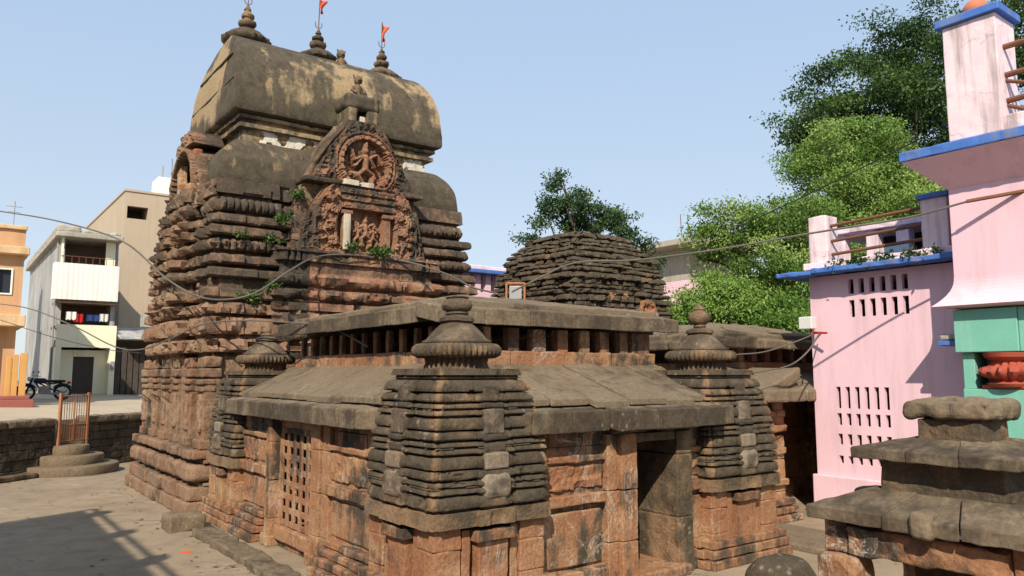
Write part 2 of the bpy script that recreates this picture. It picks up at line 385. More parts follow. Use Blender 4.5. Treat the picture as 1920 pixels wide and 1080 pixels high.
def ground_mat():
    m, t, b = new_mat('court_paving'); v = pos(t)
    n1 = noise(t, v, .35, 6); n2 = noise(t, v, 2.2, 8, .65, .5); n3 = noise(t, v, 28, 5, .7)
    col = mixc(t, ramp(t, n1, [(.35, 0), (.65, 1)]), (.255, .195, .130), (.315, .245, .168))
    col = mixc(t, ramp(t, n2, [(.45, 0), (.7, .6)]), col, (.15, .12, .088))
    vo = N_(t, 'ShaderNodeTexVoronoi', Scale=.55, feature='DISTANCE_TO_EDGE'); t.links.new(pos(t, loc=(.3, .8, 0)), vo.inputs['Vector'])
    col = mixc(t, ramp(t, noise(t, pos(t, loc=(5, 2, 0)), .9, 9, .75, .8), [(.56, 0), (.66, .55)]), col, (.40, .33, .24))
    vg = N_(t, 'ShaderNodeTexVoronoi', Scale=.42, feature='DISTANCE_TO_EDGE'); nw = N_(t, 'ShaderNodeTexNoise', Scale=1.6, Detail=6.); t.links.new(v, nw.inputs['Vector'])
    wv = t.nodes.new('ShaderNodeVectorMath'); wv.operation = 'MULTIPLY_ADD'; t.links.new(nw.outputs['Color'], wv.inputs[0]); wv.inputs[1].default_value = (.9, .9, 0); t.links.new(v, wv.inputs[2]); t.links.new(wv.outputs[0], vg.inputs['Vector'])
    col = mixc(t, math_(t, 'MULTIPLY', ramp(t, vg.outputs['Distance'], [(.002, .7), (.007, 0)]), ramp(t, n1, [(.45, 0), (.55, 1)])), col, (.08, .065, .05))
    col = mixc(t, .4, col, ramp(t, n3, [(.3, (.65, .65, .65)), (.7, (1.15, 1.15, 1.15))]), 'MULTIPLY')
    t.links.new(col, b.inputs['Base Color']); b.inputs['Roughness'].default_value = .9; b.inputs['Specular IOR Level'].default_value = .2
    bp = N_(t, 'ShaderNodeBump', Strength=.35, Distance=.02); t.links.new(math_(t, 'ADD', n2, n3), bp.inputs['Height']); t.links.new(bp.outputs[0], b.inputs['Normal'])
    return m
M['ground'] = ground_mat()

# ------------------------------------------------------------------ ground and road
mb = MB(); g = 400
mb.add([(-g, -g, 0), (g, -g, 0), (g, g, 0), (-g, g, 0)], [[0, 1, 2, 3]])
struct(mb.build('ground', M['ground']))
WD = np.array([.78, .62]); WD /= np.linalg.norm(WD); WN = np.array([WD[1], -WD[0]])      # compound wall direction, normal to the court
W0 = np.array([-3.73, 15.66])
def wallpt(s, d=0., z=0.): p = W0 + WD*s + WN*d; return (p[0], p[1], z)
mb = MB(); nu, nv = 60, 40
V = []
for i in range(nu):
    s = -25 + 60*i/(nu-1)
    for j in range(nv):
        d = .36 + (j/(nv-1))**1.6*60
        x, y, _ = wallpt(s, -d); z = 1.40 + .45*min(1, d/11.) + .03*(vn(np.array([x, y, 0.]), .7) - .5)
        V.append((x, y, z))
mb.add(V, gridfaces(nu, nv))
n0 = len(V); rim = [wallpt(-25 + 60*i/(nu-1), -.36, -.1) for i in range(nu)]
V2 = [V[i*nv] for i in range(nu)] + rim
mb.add(V2, [[i, i+1, nu+i+1, nu+i] for i in range(nu-1)])
struct(mb.build('road', M['terrace'], smooth=True))

# ================================================================== MAIN TEMPLE
TX, TY = 2.35, 10.5
temple = thing('stone_temple', 'tall weathered sandstone temple with barrel-vaulted tower and low hall with corner turrets', 'temple', (2.3, 6.0, 0))
rnd = random.Random(4)
def interp(zs, vs): return lambda z: float(np.interp(z, zs, vs))
# ---- tower body
Az = interp([0, .55, 1.25, 2.95, 3.1, 4.4, 5.6, 6.5, 6.9], [3.02, 3.02, 3.02, 3.02, 3.08, 3.12, 3.08, 2.98, 2.94])
Bz = interp([0, .55, 1.25, 2.95, 3.1, 4.4, 5.6, 6.5, 6.9], [2.62, 2.62, 2.62, 2.62, 2.62, 2.52, 2.38, 2.24, 2.14])
tower_poly = ratha([(-.60, -.46, -.07), (-.45, .45, .02), (.46, .60, -.07)], [(-.52, -.43, -.045), (-.40, .40, .05), (.43, .52, -.045)])
def tower_disp(P, E, Sm, N, kind, ci, base):
    south = (N[:, 0] < -.5)[None]; east = (N[:, 1] < -.5)[None]; z = P[..., 2]
    d = (fbm(P, 1.1, 3, 1) - .5)*.07 + (fbm(P, 6, 2, 7) - .5)*.028
    d += -.06*(vn(P, 2.6, 21) > .72)*(vn(P, 5, 4) > .4)
    cell = _h(np.floor(Sm/.27).astype(int) + E*31, ci*17 + 0*E, ci*0 + 0*E, 5)
    rc = (kind == 'b') | (kind == 'R')
    d += np.where(rc & (cell < .16), -.06, 0) + np.where(rc & (cell > .88), .04, 0) + np.where(rc & south & (cell > .3) & (cell < .52), -.09, 0)
    d += np.where(kind == 'R', -.075*(np.cos(2*np.pi*Sm/.15) > .25), 0)
    # carved cornice of masks and slots
    zn = (z > 3.05) & (z < 4.15)
    d += np.where(zn, carve(P, 3.4, 2)*.07, 0)
    slot = (np.abs(((Sm+.2) % .8) - .4) < .13) & (np.abs(z - 3.28) < .05)
    d += np.where(slot, -.16, 0)
    # carved central band on the short side
    bay = (np.abs(base[:, 1]) < .40)[None] & south
    d += np.where(bay & (z > 4.1), carve(P, 2.6, 12)*.11 + .08, 0)
    sb = (np.abs(base[:, 1]) < .9)[None] & south
    d += np.where(sb & (z > 3.1), carve(P, 3.2, 13)*.05, 0)
    return d
C_base = [(0, 3.06, 'f', .0)]; C_wall = []
C_up = [(3.06, 3.14, 'g', .1), (3.14, 3.42, 'b', .16), (3.42, 3.5, 'g', .02), (3.5, 3.86, 'b', .17), (3.86, 3.92, 'g', .07), (3.92, 4.16, 'b', .14), (4.16, 4.22, 'g', .07),
        (4.22, 4.46, 'b', .15), (4.46, 4.66, 'f', .0), (4.66, 4.88, 'b', .16), (4.88, 4.95, 'g', .10), (4.95, 5.17, 'b', .17), (5.17, 5.25, 'g', .11), (5.25, 5.50, 'R', .19),
        (5.50, 5.56, 'g', .08), (5.56, 5.78, 'b', .14), (5.78, 5.83, 'g', .08), (5.83, 6.04, 'b', .13), (6.04, 6.10, 'g', .07), (6.10, 6.40, 'R', .17), (6.40, 6.48, 'g', .07), (6.48, 6.82, 'f', .07)]
def tower_soil(V):
    z = V[:, 2]
    s = np.interp(z, [0, 1.2, 3.0, 4.0, 4.5, 5.2, 6.5, 7], [.34, .34, .24, .32, .56, .64, .68, .7])
    s = s + (fbm(V, .9, 2, 77) - .5)*.5
    s -= .12*((V[:, 0] < TX-2.6) & (V[:, 1] > TY-2.0)); return s
mb = MB()
shell(mb, tower_poly, TX, TY, course_rings(C_base + C_wall + C_up, Az, Bz, .055), .042, tower_disp, tower_soil, segback=.25)
mb.build('tower_body', M['tower'], temple, smooth=True, ang=35)
# ---- foot of the tower: base courses and tall carved pilasters, block by block
fsoil = lambda V: .30 + (fbm(V, 1.5, 3, 33)-.5)*1.0
YA, YB = TY-2.70, TY+2.74
def foot_course(mb, out, z0, z1, r, lmin, lmax, seed, gap=.012, amp=.016, y0=YA, y1=YB):
    q = random.Random(seed); y = y0
    while y < y1-.02:
        l = min(q.uniform(lmin, lmax), y1-y)
        if y1-(y+l) < .15: l = y1-y
        o_ = out + q.uniform(-.02, .02)
        wbox(mb, TX-3.02-o_, TX-2.9, y+gap, y+l-gap, z0+.004, z1-.004, .07, amp, r, 6, soil=fsoil, seed=q.randint(0, 99)); y += l
    wbox(mb, TX-3.02-out+.03, 1.2, y0-.10, y0+.3, z0+.006, z1-.006, .09, amp, r, 6, soil=fsoil, seed=seed)
for k, (o_, z0, z1, r, la, lb) in enumerate(((.52, 0, .27, .02, .45, .8), (.46, .27, .54, .02, .35, .6), (.20, .54, .62, .01, .8, 1.2), (.46, .62, .97, .11, .30, .55), (.20, .97, 1.05, .01, .8, 1.2), (.42, 1.05, 1.24, .04, .5, .9))):
    mb = MB(); foot_course(mb, o_, z0, z1, r, la, lb, k+3); mb.build('base_course', M['tower'], temple, smooth=True, ang=40)
y = YA; k = 0
while y < YB-.1:
    wide = k % 2 == 0; wd = .50 if wide else .26; o_ = .20 if wide else .09
    mb = MB(); c_ = (y+wd/2)
    wbox(mb, TX-3.02-o_, TX-2.9, y, y+wd, 1.24, 2.62, .045, .022, .02, 9, soil=fsoil, seed=k)
    if wide:
        wbox(mb, TX-3.02-o_-.05, TX-3.0, y+.12, y+wd-.12, 1.55, 2.30, .04, .035, .05, 11, soil=fsoil, seed=k+20)
        for z0, z1, e_ in ((1.24, 1.42, .05), (2.36, 2.46, .05), (2.50, 2.60, .07)): wbox(mb, TX-3.02-o_-e_, TX-3.0, y-.02, y+wd+.02, z0, z1, .05, .012, .02, soil=fsoil, seed=k)
    wbox(mb, TX-3.02-o_-.06, TX-2.9, y-.03, y+wd+.03, 2.64, 2.82, .05, .02, .03, soil=fsoil, seed=k+9); wbox(mb, TX-3.02-o_-.02, TX-2.9, y-.01, y+wd+.01, 2.83, 3.04, .05, .03, .03, 9, soil=fsoil, seed=k+5)
    mb.build('wall_pilaster', M['tower'], temple, smooth=True, ang=40); y += wd+.12; k += 1
# ---- barrel tier, neck and vault
def worn(a1, a2, ch=.04):
    def f(P, E, Sm, N, kind, ci, base):
        return (fbm(P, 1.2, 3, 3) - .5)*2*a1 + (fbm(P, 5, 2, 9) - .5)*2*a2 - ch*(vn(P, 3.2, 15) > .8)
    return f
rect = [(-1, -1), (1, -1), (1, 1), (-1, 1)]
mb = MB()
rg = [(6.74, 2.86, 2.05, 0)]
for z, a, b in [(6.80, 2.98, 2.14), (6.84, 3.0, 2.16), (7.10, 2.97, 2.13)]: rg.append((z, a, b, 0))
for i in range(1, 12):
    u = i/11.; rg.append((7.10 + .72*u, 2.97 - .40*u**2.2, 2.13 - .36*u**2.2, 0))
rg.append((7.86, 2.45, 1.7, 0))
tier_poly = ratha([(-.47, .47, .01)], [(-.47, .47, -.20)])
shell(mb, tier_poly, TX, TY, rg, .09, worn(.035, .01, .02), lambda V: 1.0 + (fbm(V, .8, 3, 41) - .5)*.9, segback=.3)
mb.build('barrel_tier', M['vault'], temple, smooth=True, ang=40)
mb = MB()
rg = course_rings([(7.80, 8.16, 'f', 0), (8.16, 8.26, 'f', .13), (8.26, 8.36, 'f', .03), (8.36, 8.44, 'f', .16), (8.44, 8.56, 'f', .02)], lambda z: 2.34, lambda z: 1.62)
shell(mb, rect, TX, TY, rg, .09, worn(.02, .02, .05), lambda V: .55 + (fbm(V, 1.3, 3, 44) - .5)*1.3, segback=.3)
mb.build('neck', M['vault'], temple)
mb = MB(); rg = [(8.46, 2.30, 1.6, 0), (8.47, 2.50, 1.80, 0), (8.50, 2.60, 1.90, 0), (8.56, 2.63, 1.92, 0)]
H0, HV = 8.56, 2.2
for i in range(1, 31):
    u = math.sin(i/30.*math.pi/2); c = (1-u**2.15)**(1/2.15)
    rg.append((H0 + HV*u, 2.63 - .28*u**2.4, max(.06, 1.92*c), 0))
shell(mb, rect, TX, TY, rg, .1, worn(.03, .008, .0), lambda V: .34 + (fbm(V*np.array([1, 1, 1.0]), 1.15, 5, 48) - .5)*1.8 - .28*((V[:, 0] < TX-2.3) & (V[:, 1] > TY-1.6)) + .7*np.clip((9.25 - V[:, 2])/.5, 0, 1) + .6*np.clip((V[:, 2]-10.0)/.5, 0, 1) + .6*((np.abs(V[:, 0]-TX+2.35) < .40) & (V[:, 1] < TY-.8)), segback=.3)
vault = mb.build('vault_roof', M['vault'], temple, smooth=True, ang=50)
# block seams across the vault end
mb = MB()
for z, hw, ax_ in ((9.25, 1.70, 2.615), (9.95, 1.30, 2.555)):
    wbox(mb, TX-ax_-.012, TX-2.4, TY-hw, TY+hw, z, z+.035, .2, .01, .005, soil=.9)
mb.build('string_course', M['vault'], vault)
# ---- ridge crowns
crown_prof = [(.30, -.12), (.36, -.02), (.52, .02), (.585, .08), (.59, .15), (.52, .20), (.46, .25), (.40, .32), (.30, .38), (.17, .44), (.12, .48), (.19, .52), (.215, .58), (.20, .65), (.11, .69), (.10, .72), (.15, .76), (.155, .82), (.09, .88), (.06, .92), (.085, .96), (.05, 1.02), (.02, 1.10)]
def crown(x, z, sc, h):
    mb = MB(); lathe(mb, [(r*sc, z + q*h) for r, q in crown_prof], x, TY, 40, 16, (z-.05, z+.3*h), soil=lambda V: .62 + (fbm(V, 2, 2, 5)-.5)*.8, ribamp=.16, jit=.03)
    c = mb.build('crown_finial', M['dark'], temple, smooth=True, ang=45)
    mb = MB(); zt = z + 1.08*h
    tube(mb, [(x, TY, zt-.1), (x, TY, zt+.22)], .012)
    tube(mb, [(x-.09, TY, zt+.20), (x-.085, TY, zt+.09), (x-.03, TY, zt+.04), (x+.03, TY, zt+.04), (x+.085, TY, zt+.09), (x+.09, TY, zt+.20)], .011)
    mb.build('trident', M['iron'], c)
crown(.50, 10.74, .98, .98); crown(2.34, 10.72, .98, .90); crown(4.18, 10.66, .95, .92)
# small carved figures seated on the vault
def figure(name, x, y, z, s, seed, mat='dark', paw=False):
    mb = MB()
    prof = [(.02, 0), (.22, .02), (.24, .16), (.17, .30), (.20, .45), (.19, .56), (.10, .62), (.09, .66), (.16, .72), (.175, .82), (.15, .93), (.07, 1.0), (.01, 1.02)]
    lathe(mb, [(r*s, z + q*s) for r, q in prof], x, y, 20, 0, soil=.5, jit=.06*s)
    for sx in (-1, 1):
        tube(mb, [(x+sx*.17*s, y-.02, z+.52*s), (x+sx*.27*s, y-.12*s, z+.34*s), (x+sx*.15*s, y-.26*s, z+.22*s)], .065*s, 7, .5, r2=.05*s)
        tube(mb, [(x+sx*.14*s, y, z+.1*s), (x+sx*.24*s, y-.22*s, z+.12*s), (x+sx*.08*s, y-.32*s, z+.05*s)], .085*s, 7, .5, r2=.05*s)
        tube(mb, [(x+sx*.12*s, y, z+.9*s), (x+sx*.18*s, y, z+1.02*s)], .05*s, 6, .5, r2=.02*s)
    wbox(mb, x-.06*s, x+.06*s, y-.28*s, y-.1*s, z+.74*s, z+.84*s, .05, .02, .03, soil=.5)
    return mb.build(name, M[mat], temple, smooth=True, ang=60)
figure('seated_figure', 2.62, TY-.85, 10.28, .62, 1)
figure('crouching_lion', 2.55, TY-2.0, 9.22, .62, 2)
figure('small_figure', 4.75, TY-.1, 10.45, .30, 2)
# ---- front bay under the carved panels
BX = 2.45
mb = MB()
Cb = [(2.9, 3.3, 'f', .05), (3.3, 3.36, 'g', .06), (3.36, 3.66, 'r', .12), (3.66, 3.72, 'g', .08), (3.72, 4.0, 'r', .14), (4.0, 4.05, 'g', .08), (4.05, 4.22, 'f', .10), (4.22, 4.28, 'g', .06), (4.28, 4.52, 'r', .15), (4.52, 4.58, 'g', .06),
      (4.58, 4.86, 'r', .15), (4.86, 4.92, 'g', .02), (4.92, 5.12, 'f', -.02), (5.12, 5.32, 'f', .07), (5.32, 5.38, 'f', .12)]
bay_poly = ratha([(-.70, .70, .10)], [])
def bay_disp(P, E, Sm, N, kind, ci, base):
    z = P[..., 2]; ends = (np.abs(base[:, 0]) > .69)[None]
    d = (fbm(P, 1.3, 3, 61) - .5)*.08 + (fbm(P, 7, 2, 67) - .5)*.05 - .05*(vn(P, 3, 65) > .75)
    rc = (kind == 'r')
    d += np.where(rc, .035*carve(P, 5, 66), 0)
    d += np.where(ends & (z > 5.1) & (z < 5.33), .06 - .08*(np.cos(2*np.pi*Sm/.15) > .2), 0)
    cell = _h(np.floor(Sm/.33).astype(int) + E*13, ci*11 + 0*E, ci*0 + 0*E, 8)
    d += np.where(rc & (cell < .16), -.07, 0)
    return d
shell(mb, bay_poly, BX, 8.45, course_rings(Cb, lambda z: float(np.interp(z, [3, 5.4], [1.95, 1.86])), lambda z: float(np.interp(z, [3, 5.4], [.66, .60]))), .05, bay_disp,
      lambda V: .24 + .5*(V[:, 0] < BX-1.25) + .22*(V[:, 2] > 4.9) + (fbm(V, 1.2, 2, 68) - .5)*.7, segback=.2)
mb.build('front_bay', M['bay'], temple, smooth=True, ang=35)
# bay shaft behind the two carved panels
mb = MB()
rg = [(5.36, 1.62, .55, 0), (5.9, 1.58, .53, 0), (6.4, 1.5, .5, 0), (6.9, 1.36, .47, 0), (7.4, 1.14, .50, 0), (7.9, .82, .55, 0), (8.3, .5, .6, 0), (8.5, .4, .6, 0)]
shell(mb, rect, BX, 8.50, rg, .06, lambda P, E, Sm, N, kind, ci, base: (fbm(P, 2, 3, 71)-.5)*.09 + carve(P, 4, 72)*.05, lambda V: .55 + (fbm(V, 1.5, 2, 73)-.5)*.6, segback=.2)
mb.build('bay_shaft', M['tower'], temple, smooth=True, ang=40)
# lower arched panel
def band(v, a, b): return (v > a) & (v < b)
def caps(x, z, segs):
    h = np.full(x.shape, 0.)
    for x0, z0, x1, z1, r in segs:
        dx, dz = x1-x0, z1-z0; L2 = max(dx*dx+dz*dz, 1e-9); t = np.clip(((x-x0)*dx+(z-z0)*dz)/L2, 0, 1)
        q = np.hypot(x-x0-t*dx, z-z0-t*dz)/r; h = np.maximum(h, np.where(q < 1, np.sqrt(np.maximum(0, 1-q*q)), 0))
    return h
def dancer(x, z, s):
    return caps(x, z, [(0, .28*s, 0, .30*s, .075*s), (0, .02*s, 0, .16*s, .095*s), (0, -.08*s, 0, .0, .085*s), (-.03*s, -.1*s, -.16*s, -.22*s, .055*s), (-.16*s, -.22*s, -.05*s, -.38*s, .045*s), (.03*s, -.1*s, .17*s, -.18*s, .055*s), (.17*s, -.18*s, .14*s, -.38*s, .045*s),
        (-.09*s, .16*s, -.24*s, .08*s, .04*s), (-.24*s, .08*s, -.30*s, .26*s, .035*s), (.09*s, .16*s, .24*s, .24*s, .04*s), (.24*s, .24*s, .32*s, .06*s, .035*s), (-.09*s, .14*s, -.22*s, -.04*s, .035*s), (.09*s, .14*s, .20*s, -.02*s, .035*s), (0, .36*s, 0, .44*s, .05*s)])
def lower_panel(U, Z, P):
    x = U - 2.52; ax = np.abs(x); cz = 5.98
    r = np.hypot(x, (Z-cz)*1.0)
    c = carve(P, 6.5, 81); c2 = carve(P, 10, 82)
    hw = np.interp(Z, [5.38, 5.9, 6.4, 6.85, 6.95], [1.52, 1.46, 1.30, 1.04, 1.0])
    mask = (ax < hw + .04*(vn(P, 8, 3)-.5)) & (Z < 6.93)
    h = .02 + .045*c                                                # outer scrollwork
    th = np.arctan2(Z-cz, ax)
    h = np.where(band(r, .80, 1.22) & (ax > .55), .08 + .09*(np.cos(th*15)*np.sin((r-.80)/.42*2*np.pi) > .0) + .03*c2, h)     # scroll arch
    h = np.where(band(r, 1.22, 1.28) | band(r, .75, .80), .15, h)
    h = np.where((r < .75), -.06 + .01*c, h)                          # smooth inner field
    r2 = np.hypot(ax-1.05, Z-5.55); h = np.where(band(r2, .20, .26), .10, h)
    h = np.where((ax < .62) & (Z < 6.42), -.10, h)                    # niche
    fig = (ax < .30) & band(Z, 5.50, 6.34); body = np.exp(-(x/.16)**2)*.14
    h = np.where(fig, -.08 + .02*c2, h)
    for fx_, fz_, fs_ in ((-.19, 5.84, .62), (0, 5.92, .85), (.19, 5.84, .62)): h = np.maximum(h, np.where((ax < .34) & (dancer(x-fx_, Z-fz_, fs_) > 0), -.08 + .16*dancer(x-fx_, Z-fz_, fs_), -9))
    pil = band(ax, .40, .60) & band(Z, 5.44, 6.38); h = np.where(pil, .10, h)
    h = np.where(band(ax, .36, .65) & band(Z, 6.27, 6.38), .15, h)
    lint = (ax < .68) & (Z > 6.40)
    h = np.where(lint, .12 + .05*(((Z-6.40) % .17) < .12) + .02*c, h)
    h = np.where((Z < 5.46), .10 + .02*c, h)
    return h, mask
mb = MB(); relief(mb, lower_panel, .9, 4.15, 5.34, 6.98, 7.86, 'y', .026,
                  lambda V: .27 + .38*(np.abs(V[:, 0]-2.52) > 1.1) + .25*(V[:, 2] > 6.4)*(np.abs(V[:, 0]-2.52) < .7) + (fbm(V, 2, 2, 83)-.5)*.5)
low = mb.build('arched_panel', M['bay'], temple)
mb = MB(); wbox(mb, 1.94, 2.10, 7.70, 7.80, 5.46, 6.27, .1, .012, .01, soil=-.3)
mb.build('pale_pilaster', M['white'], low)
# upper round medallion panel
def upper_panel(U, Z, P):
    x = U - 2.48; ax = np.abs(x); r = np.hypot(x, Z-7.50)
    c = carve(P, 6, 91); c2 = carve(P, 8.5, 92)
    hw = np.interp(Z, [6.92, 7.3, 7.7, 8.0, 8.25, 8.42], [1.26, 1.10, .88, .66, .46, .25])
    mask = ax < hw + .10*(vn(P, 5, 4)-.5)
    h = .03 + .07*c
    ang = np.arctan2(Z-7.5, x)
    h = np.where(band(r, .56, .66), .13 + .03*(np.sin(ang*26) > 0), h)
    h = np.where(band(r, .66, .70), .04, h); h = np.where(band(r, .70, .76), .11, h)
    body = np.exp(-(x/.2)**2 - ((Z-7.55)/.3)**2)*.16
    dn = dancer(x, Z-7.47, 1.15)
    sc_ = np.cos(ang*9 + r*9) > .35
    h = np.where(r < .56, np.where(dn > 0, -.06 + .20*dn, -.10 + .06*(sc_ & (r > .26)) + .03*c2), h)
    h = np.where((Z < 7.02) & (ax < .5), .12, h)
    return h, mask
mb = MB(); relief(mb, upper_panel, 1.1, 3.9, 6.90, 8.46, 7.88, 'y', .026,
                  lambda V: .30 + .42*sstep(.62, .85, np.hypot(V[:, 0]-2.48, V[:, 2]-7.5)) + (fbm(V, 2.2, 2, 93)-.5)*.6)
mb.build('round_medallion', M['bay'], temple)
mb = MB()
wbox(mb, 1.02, 1.80, 7.68, 8.5, 6.90, 7.00, .08, .03, .03, soil=.9); mb.build('cornice_ledge', M['tower'], temple)
mb = MB(); wbox(mb, 3.12, 4.0, 7.76, 8.5, 6.86, 6.96, .08, .03, .03, soil=.6); mb.build('cornice_ledge', M['tower'], temple)
mb = MB(); wbox(mb, 1.92, 2.30, 7.70, 7.9, 6.93, 7.07, .1, .02, .02); wbox(mb, 2.36, 2.66, 7.71, 7.9, 6.92, 7.05, .1, .02, .02)
mb.build('pale_blocks', M['white'], temple)
# crest with its little opening
mb = MB()
zs = [8.35, 8.5, 8.66]
wbox(mb, 2.10, 2.34, 7.98, 9.3, 8.38, 8.86, .08, .03, .05, soil=.6); wbox(mb, 2.58, 2.86, 7.98, 9.3, 8.38, 8.86, .08, .03, .05, soil=.6)
wbox(mb, 2.04, 2.92, 7.94, 9.3, 8.82, 9.20, .08, .04, .12, soil=.8); wbox(mb, 2.3, 2.62, 8.3, 9.3, 8.38, 8.86, .1, .02, .03, soil=.9)
crest = mb.build('crest', M['vault'], temple, smooth=True, ang=50)
mb = MB(); wbox(mb, 2.42, 2.57, 8.05, 8.2, 8.38, 8.70, .08, .02, .03); mb.build('crest_pillar', M['white'], crest)
# white plaster left on the neck
def patch(x0, x1, th):
    mb = MB(); relief(mb, lambda U, Z, P: (.006 + .010*vn(P, 20, 3), (fbm(P*np.array([1, 1.4, 1]), 3.2, 4, 98) > th) & (U > x0+.03) & (U < x1-.03)), x0, x1, 7.86, 8.15, TY-1.635, 'y', .022, 0., back=.03)
    mb.build('plaster_patch', M['limewash'], temple)
patch(.35, 1.9, .45); patch(4.0, 4.72, .40)
# ---- niche on the short side
def side_niche(U, Z, P):
    y = U - TY; ay = np.abs(y); c = carve(P, 4.5, 95)
    hw = np.interp(Z, [6.3, 6.9, 7.4, 7.8, 8.2], [1.4, 1.35, 1.25, .95, .40])
    mask = ay < hw + .10*(vn(P, 5, 6)-.5)
    h = .08 + .09*c
    hole = (ay < 1.05) & band(Z, 6.66, 7.86); h = np.where(hole, -.62, h)
    h = np.where(band(np.hypot(y, Z-6.9), .9, 1.0) & (Z > 6.9), .2, h)
    return h, mask
mb = MB(); relief(mb, side_niche, TY-1.45, TY+1.45, 6.32, 8.26, TX-3.04, 'x', .04, lambda V: .34 + (fbm(V, 1.8, 2, 96)-.5)*.6 + .6*(V[:, 0] > TX-2.98), back=.55)
nich = mb.build('side_niche', M['tower'], temple)
for y in (-.62, .62): mb = MB(); wbox(mb, TX-3.14, TX-2.95, TY+y-.11, TY+y+.11, 6.6, 7.76, .1, .03, .03, soil=.15); mb.build('niche_pillar', M['red'], nich)
mb = MB(); wbox(mb, TX-3.0, TX-2.7, TY-.1, TY+.55, 6.6, 7.2, .1, .05, .1, soil=.05); mb.build('niche_image', M['red'], nich)

# ================================================================== HALL
WXs, WYe = -.58, -.55           # faces of the lattice-window wall and of the doorway wall
HX1, HY1 = 5.18, 7.9
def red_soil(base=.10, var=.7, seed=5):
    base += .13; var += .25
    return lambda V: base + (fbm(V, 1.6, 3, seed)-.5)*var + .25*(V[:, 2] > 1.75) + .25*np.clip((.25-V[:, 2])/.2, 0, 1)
def masonry(mb, along, a0, a1, z0, z1, face, thick, seed, bh=.36, bw=.55, soil=None):
    """courses of slightly uneven blocks; along 'x' faces -Y, along 'y' faces -X"""
    r = random.Random(seed); z = z0; soil = soil or red_soil()
    while z < z1 - .02:
        h = min(bh*r.uniform(.8, 1.2), z1 - z)
        if z1 - (z+h) < .12: h = z1 - z
        a = a0
        while a < a1 - .02:
            l = min(bw*r.uniform(.7, 1.3), a1 - a)
            if a1 - (a+l) < .15: l = a1 - a
            f = face + r.uniform(-.008, .008); k = (a+.002, a+l-.002)
            if along == 'x': wbox(mb, *k, f, f+thick, z+.002, z+h-.002, .09, .010, .012, soil=soil, seed=r.randint(0, 99))
            else: wbox(mb, f, f+thick, *k, z+.002, z+h-.002, .09, .010, .012, soil=soil, seed=r.randint(0, 99))
            a += l
        z += h
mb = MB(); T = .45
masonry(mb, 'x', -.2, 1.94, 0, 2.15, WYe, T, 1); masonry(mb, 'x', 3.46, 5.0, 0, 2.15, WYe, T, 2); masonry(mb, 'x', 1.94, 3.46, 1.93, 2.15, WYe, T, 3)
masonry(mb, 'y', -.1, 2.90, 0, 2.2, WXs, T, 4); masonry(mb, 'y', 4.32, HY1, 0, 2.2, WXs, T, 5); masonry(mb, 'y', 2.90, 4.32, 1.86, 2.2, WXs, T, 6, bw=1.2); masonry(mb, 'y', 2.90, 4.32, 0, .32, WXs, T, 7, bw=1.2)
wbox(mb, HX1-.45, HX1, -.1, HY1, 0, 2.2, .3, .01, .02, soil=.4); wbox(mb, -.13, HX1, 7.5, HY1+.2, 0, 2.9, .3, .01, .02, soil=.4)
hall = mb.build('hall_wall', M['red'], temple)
# raised bands, carved blocks and base mouldings on both walls
so_ = red_soil(.15, .9, 8)
for a, b in ((.78, 1.90), (3.50, 3.86)):
    mb = MB()
    wbox(mb, a, b, WYe-.07, WYe+.05, 1.60, 1.68, .08, .02, .02, soil=so_)
    wbox(mb, a+.04, b-.03, WYe-.03, WYe+.05, 1.27, 1.57, .05, .03, .02, f=14, soil=so_)
    wbox(mb, a+.02, b-.04, WYe-.10, WYe+.05, 1.08, 1.21, .08, .02, .02, soil=so_)
    wbox(mb, a, b, WYe-.10, WYe+.05, .0, .28, .08, .02, .02, soil=so_)
    wbox(mb, a+.05, b-.05, WYe-.035, WYe+.05, .34, 1.0, .08, .012, .02, soil=so_)
    mb.build('wall_panel', M['red'], temple)
for a, b in ((.80, 2.30), (4.74, 6.1)):
    mb = MB()
    wbox(mb, WXs-.06, WXs+.05, a, b, 1.64, 1.72, .08, .02, .02, soil=so_)
    wbox(mb, WXs-.03, WXs+.05, a+.03, b-.03, 1.24, 1.60, .05, .03, .02, f=12, soil=so_)
    wbox(mb, WXs-.10, WXs+.05, a, b, 1.04, 1.20, .08, .02, .02, soil=so_)
    wbox(mb, WXs-.03, WXs+.05, a+.05, b-.05, .5, .98, .08, .012, .02, soil=so_)
    mb.build('wall_panel', M['red'], temple)
bm_ = [MB(), MB(), MB()]
for k, (o_, z0, z1) in enumerate(((.34, .0, .12), (.26, .13, .24), (.20, .25, .35), (.13, .36, .46))):
    for q_, (a, b) in enumerate(((.75, 2.28), (4.75, 6.2))):
        wbox(bm_[q_], WXs-o_, WXs+.05, a, b, z0, z1, .08, .018, .025, soil=lambda V: .42 + (fbm(V, 2, 2, 7)-.5)*.6, seed=k)
for k, (o_, z0, z1) in enumerate(((.30, .0, .12), (.22, .13, .26), (.16, .27, .40))):
    wbox(bm_[2], 3.60, 3.84, WYe-o_, WYe+.05, z0, z1, .08, .018, .025, soil=.35, seed=k+5)
for q_ in bm_: q_.build('base_moulding', M['red'], temple)
# pilasters beside the lattice window
for a, b, o_ in ((2.30, 2.54, .05), (2.56, 2.88, .085), (4.34, 4.56, .15), (4.60, 4.72, .10)):
    mb = MB(); zz = [.0, .42, 1.02, 1.62, 2.12]
    for z0, z1 in zip(zz, zz[1:]):
        wbox(mb, WXs-o_, WXs+.05, a, b, z0+.003, z1-.003, .08, .012, .014, soil=red_soil(.08, .8, 9), seed=int(z0*9))
    wbox(mb, WXs-o_-.05, WXs+.05, a-.03, b+.03, .0, .16, .08, .015, .02, soil=.3)
    mb.build('pilaster', M['red'], temple)
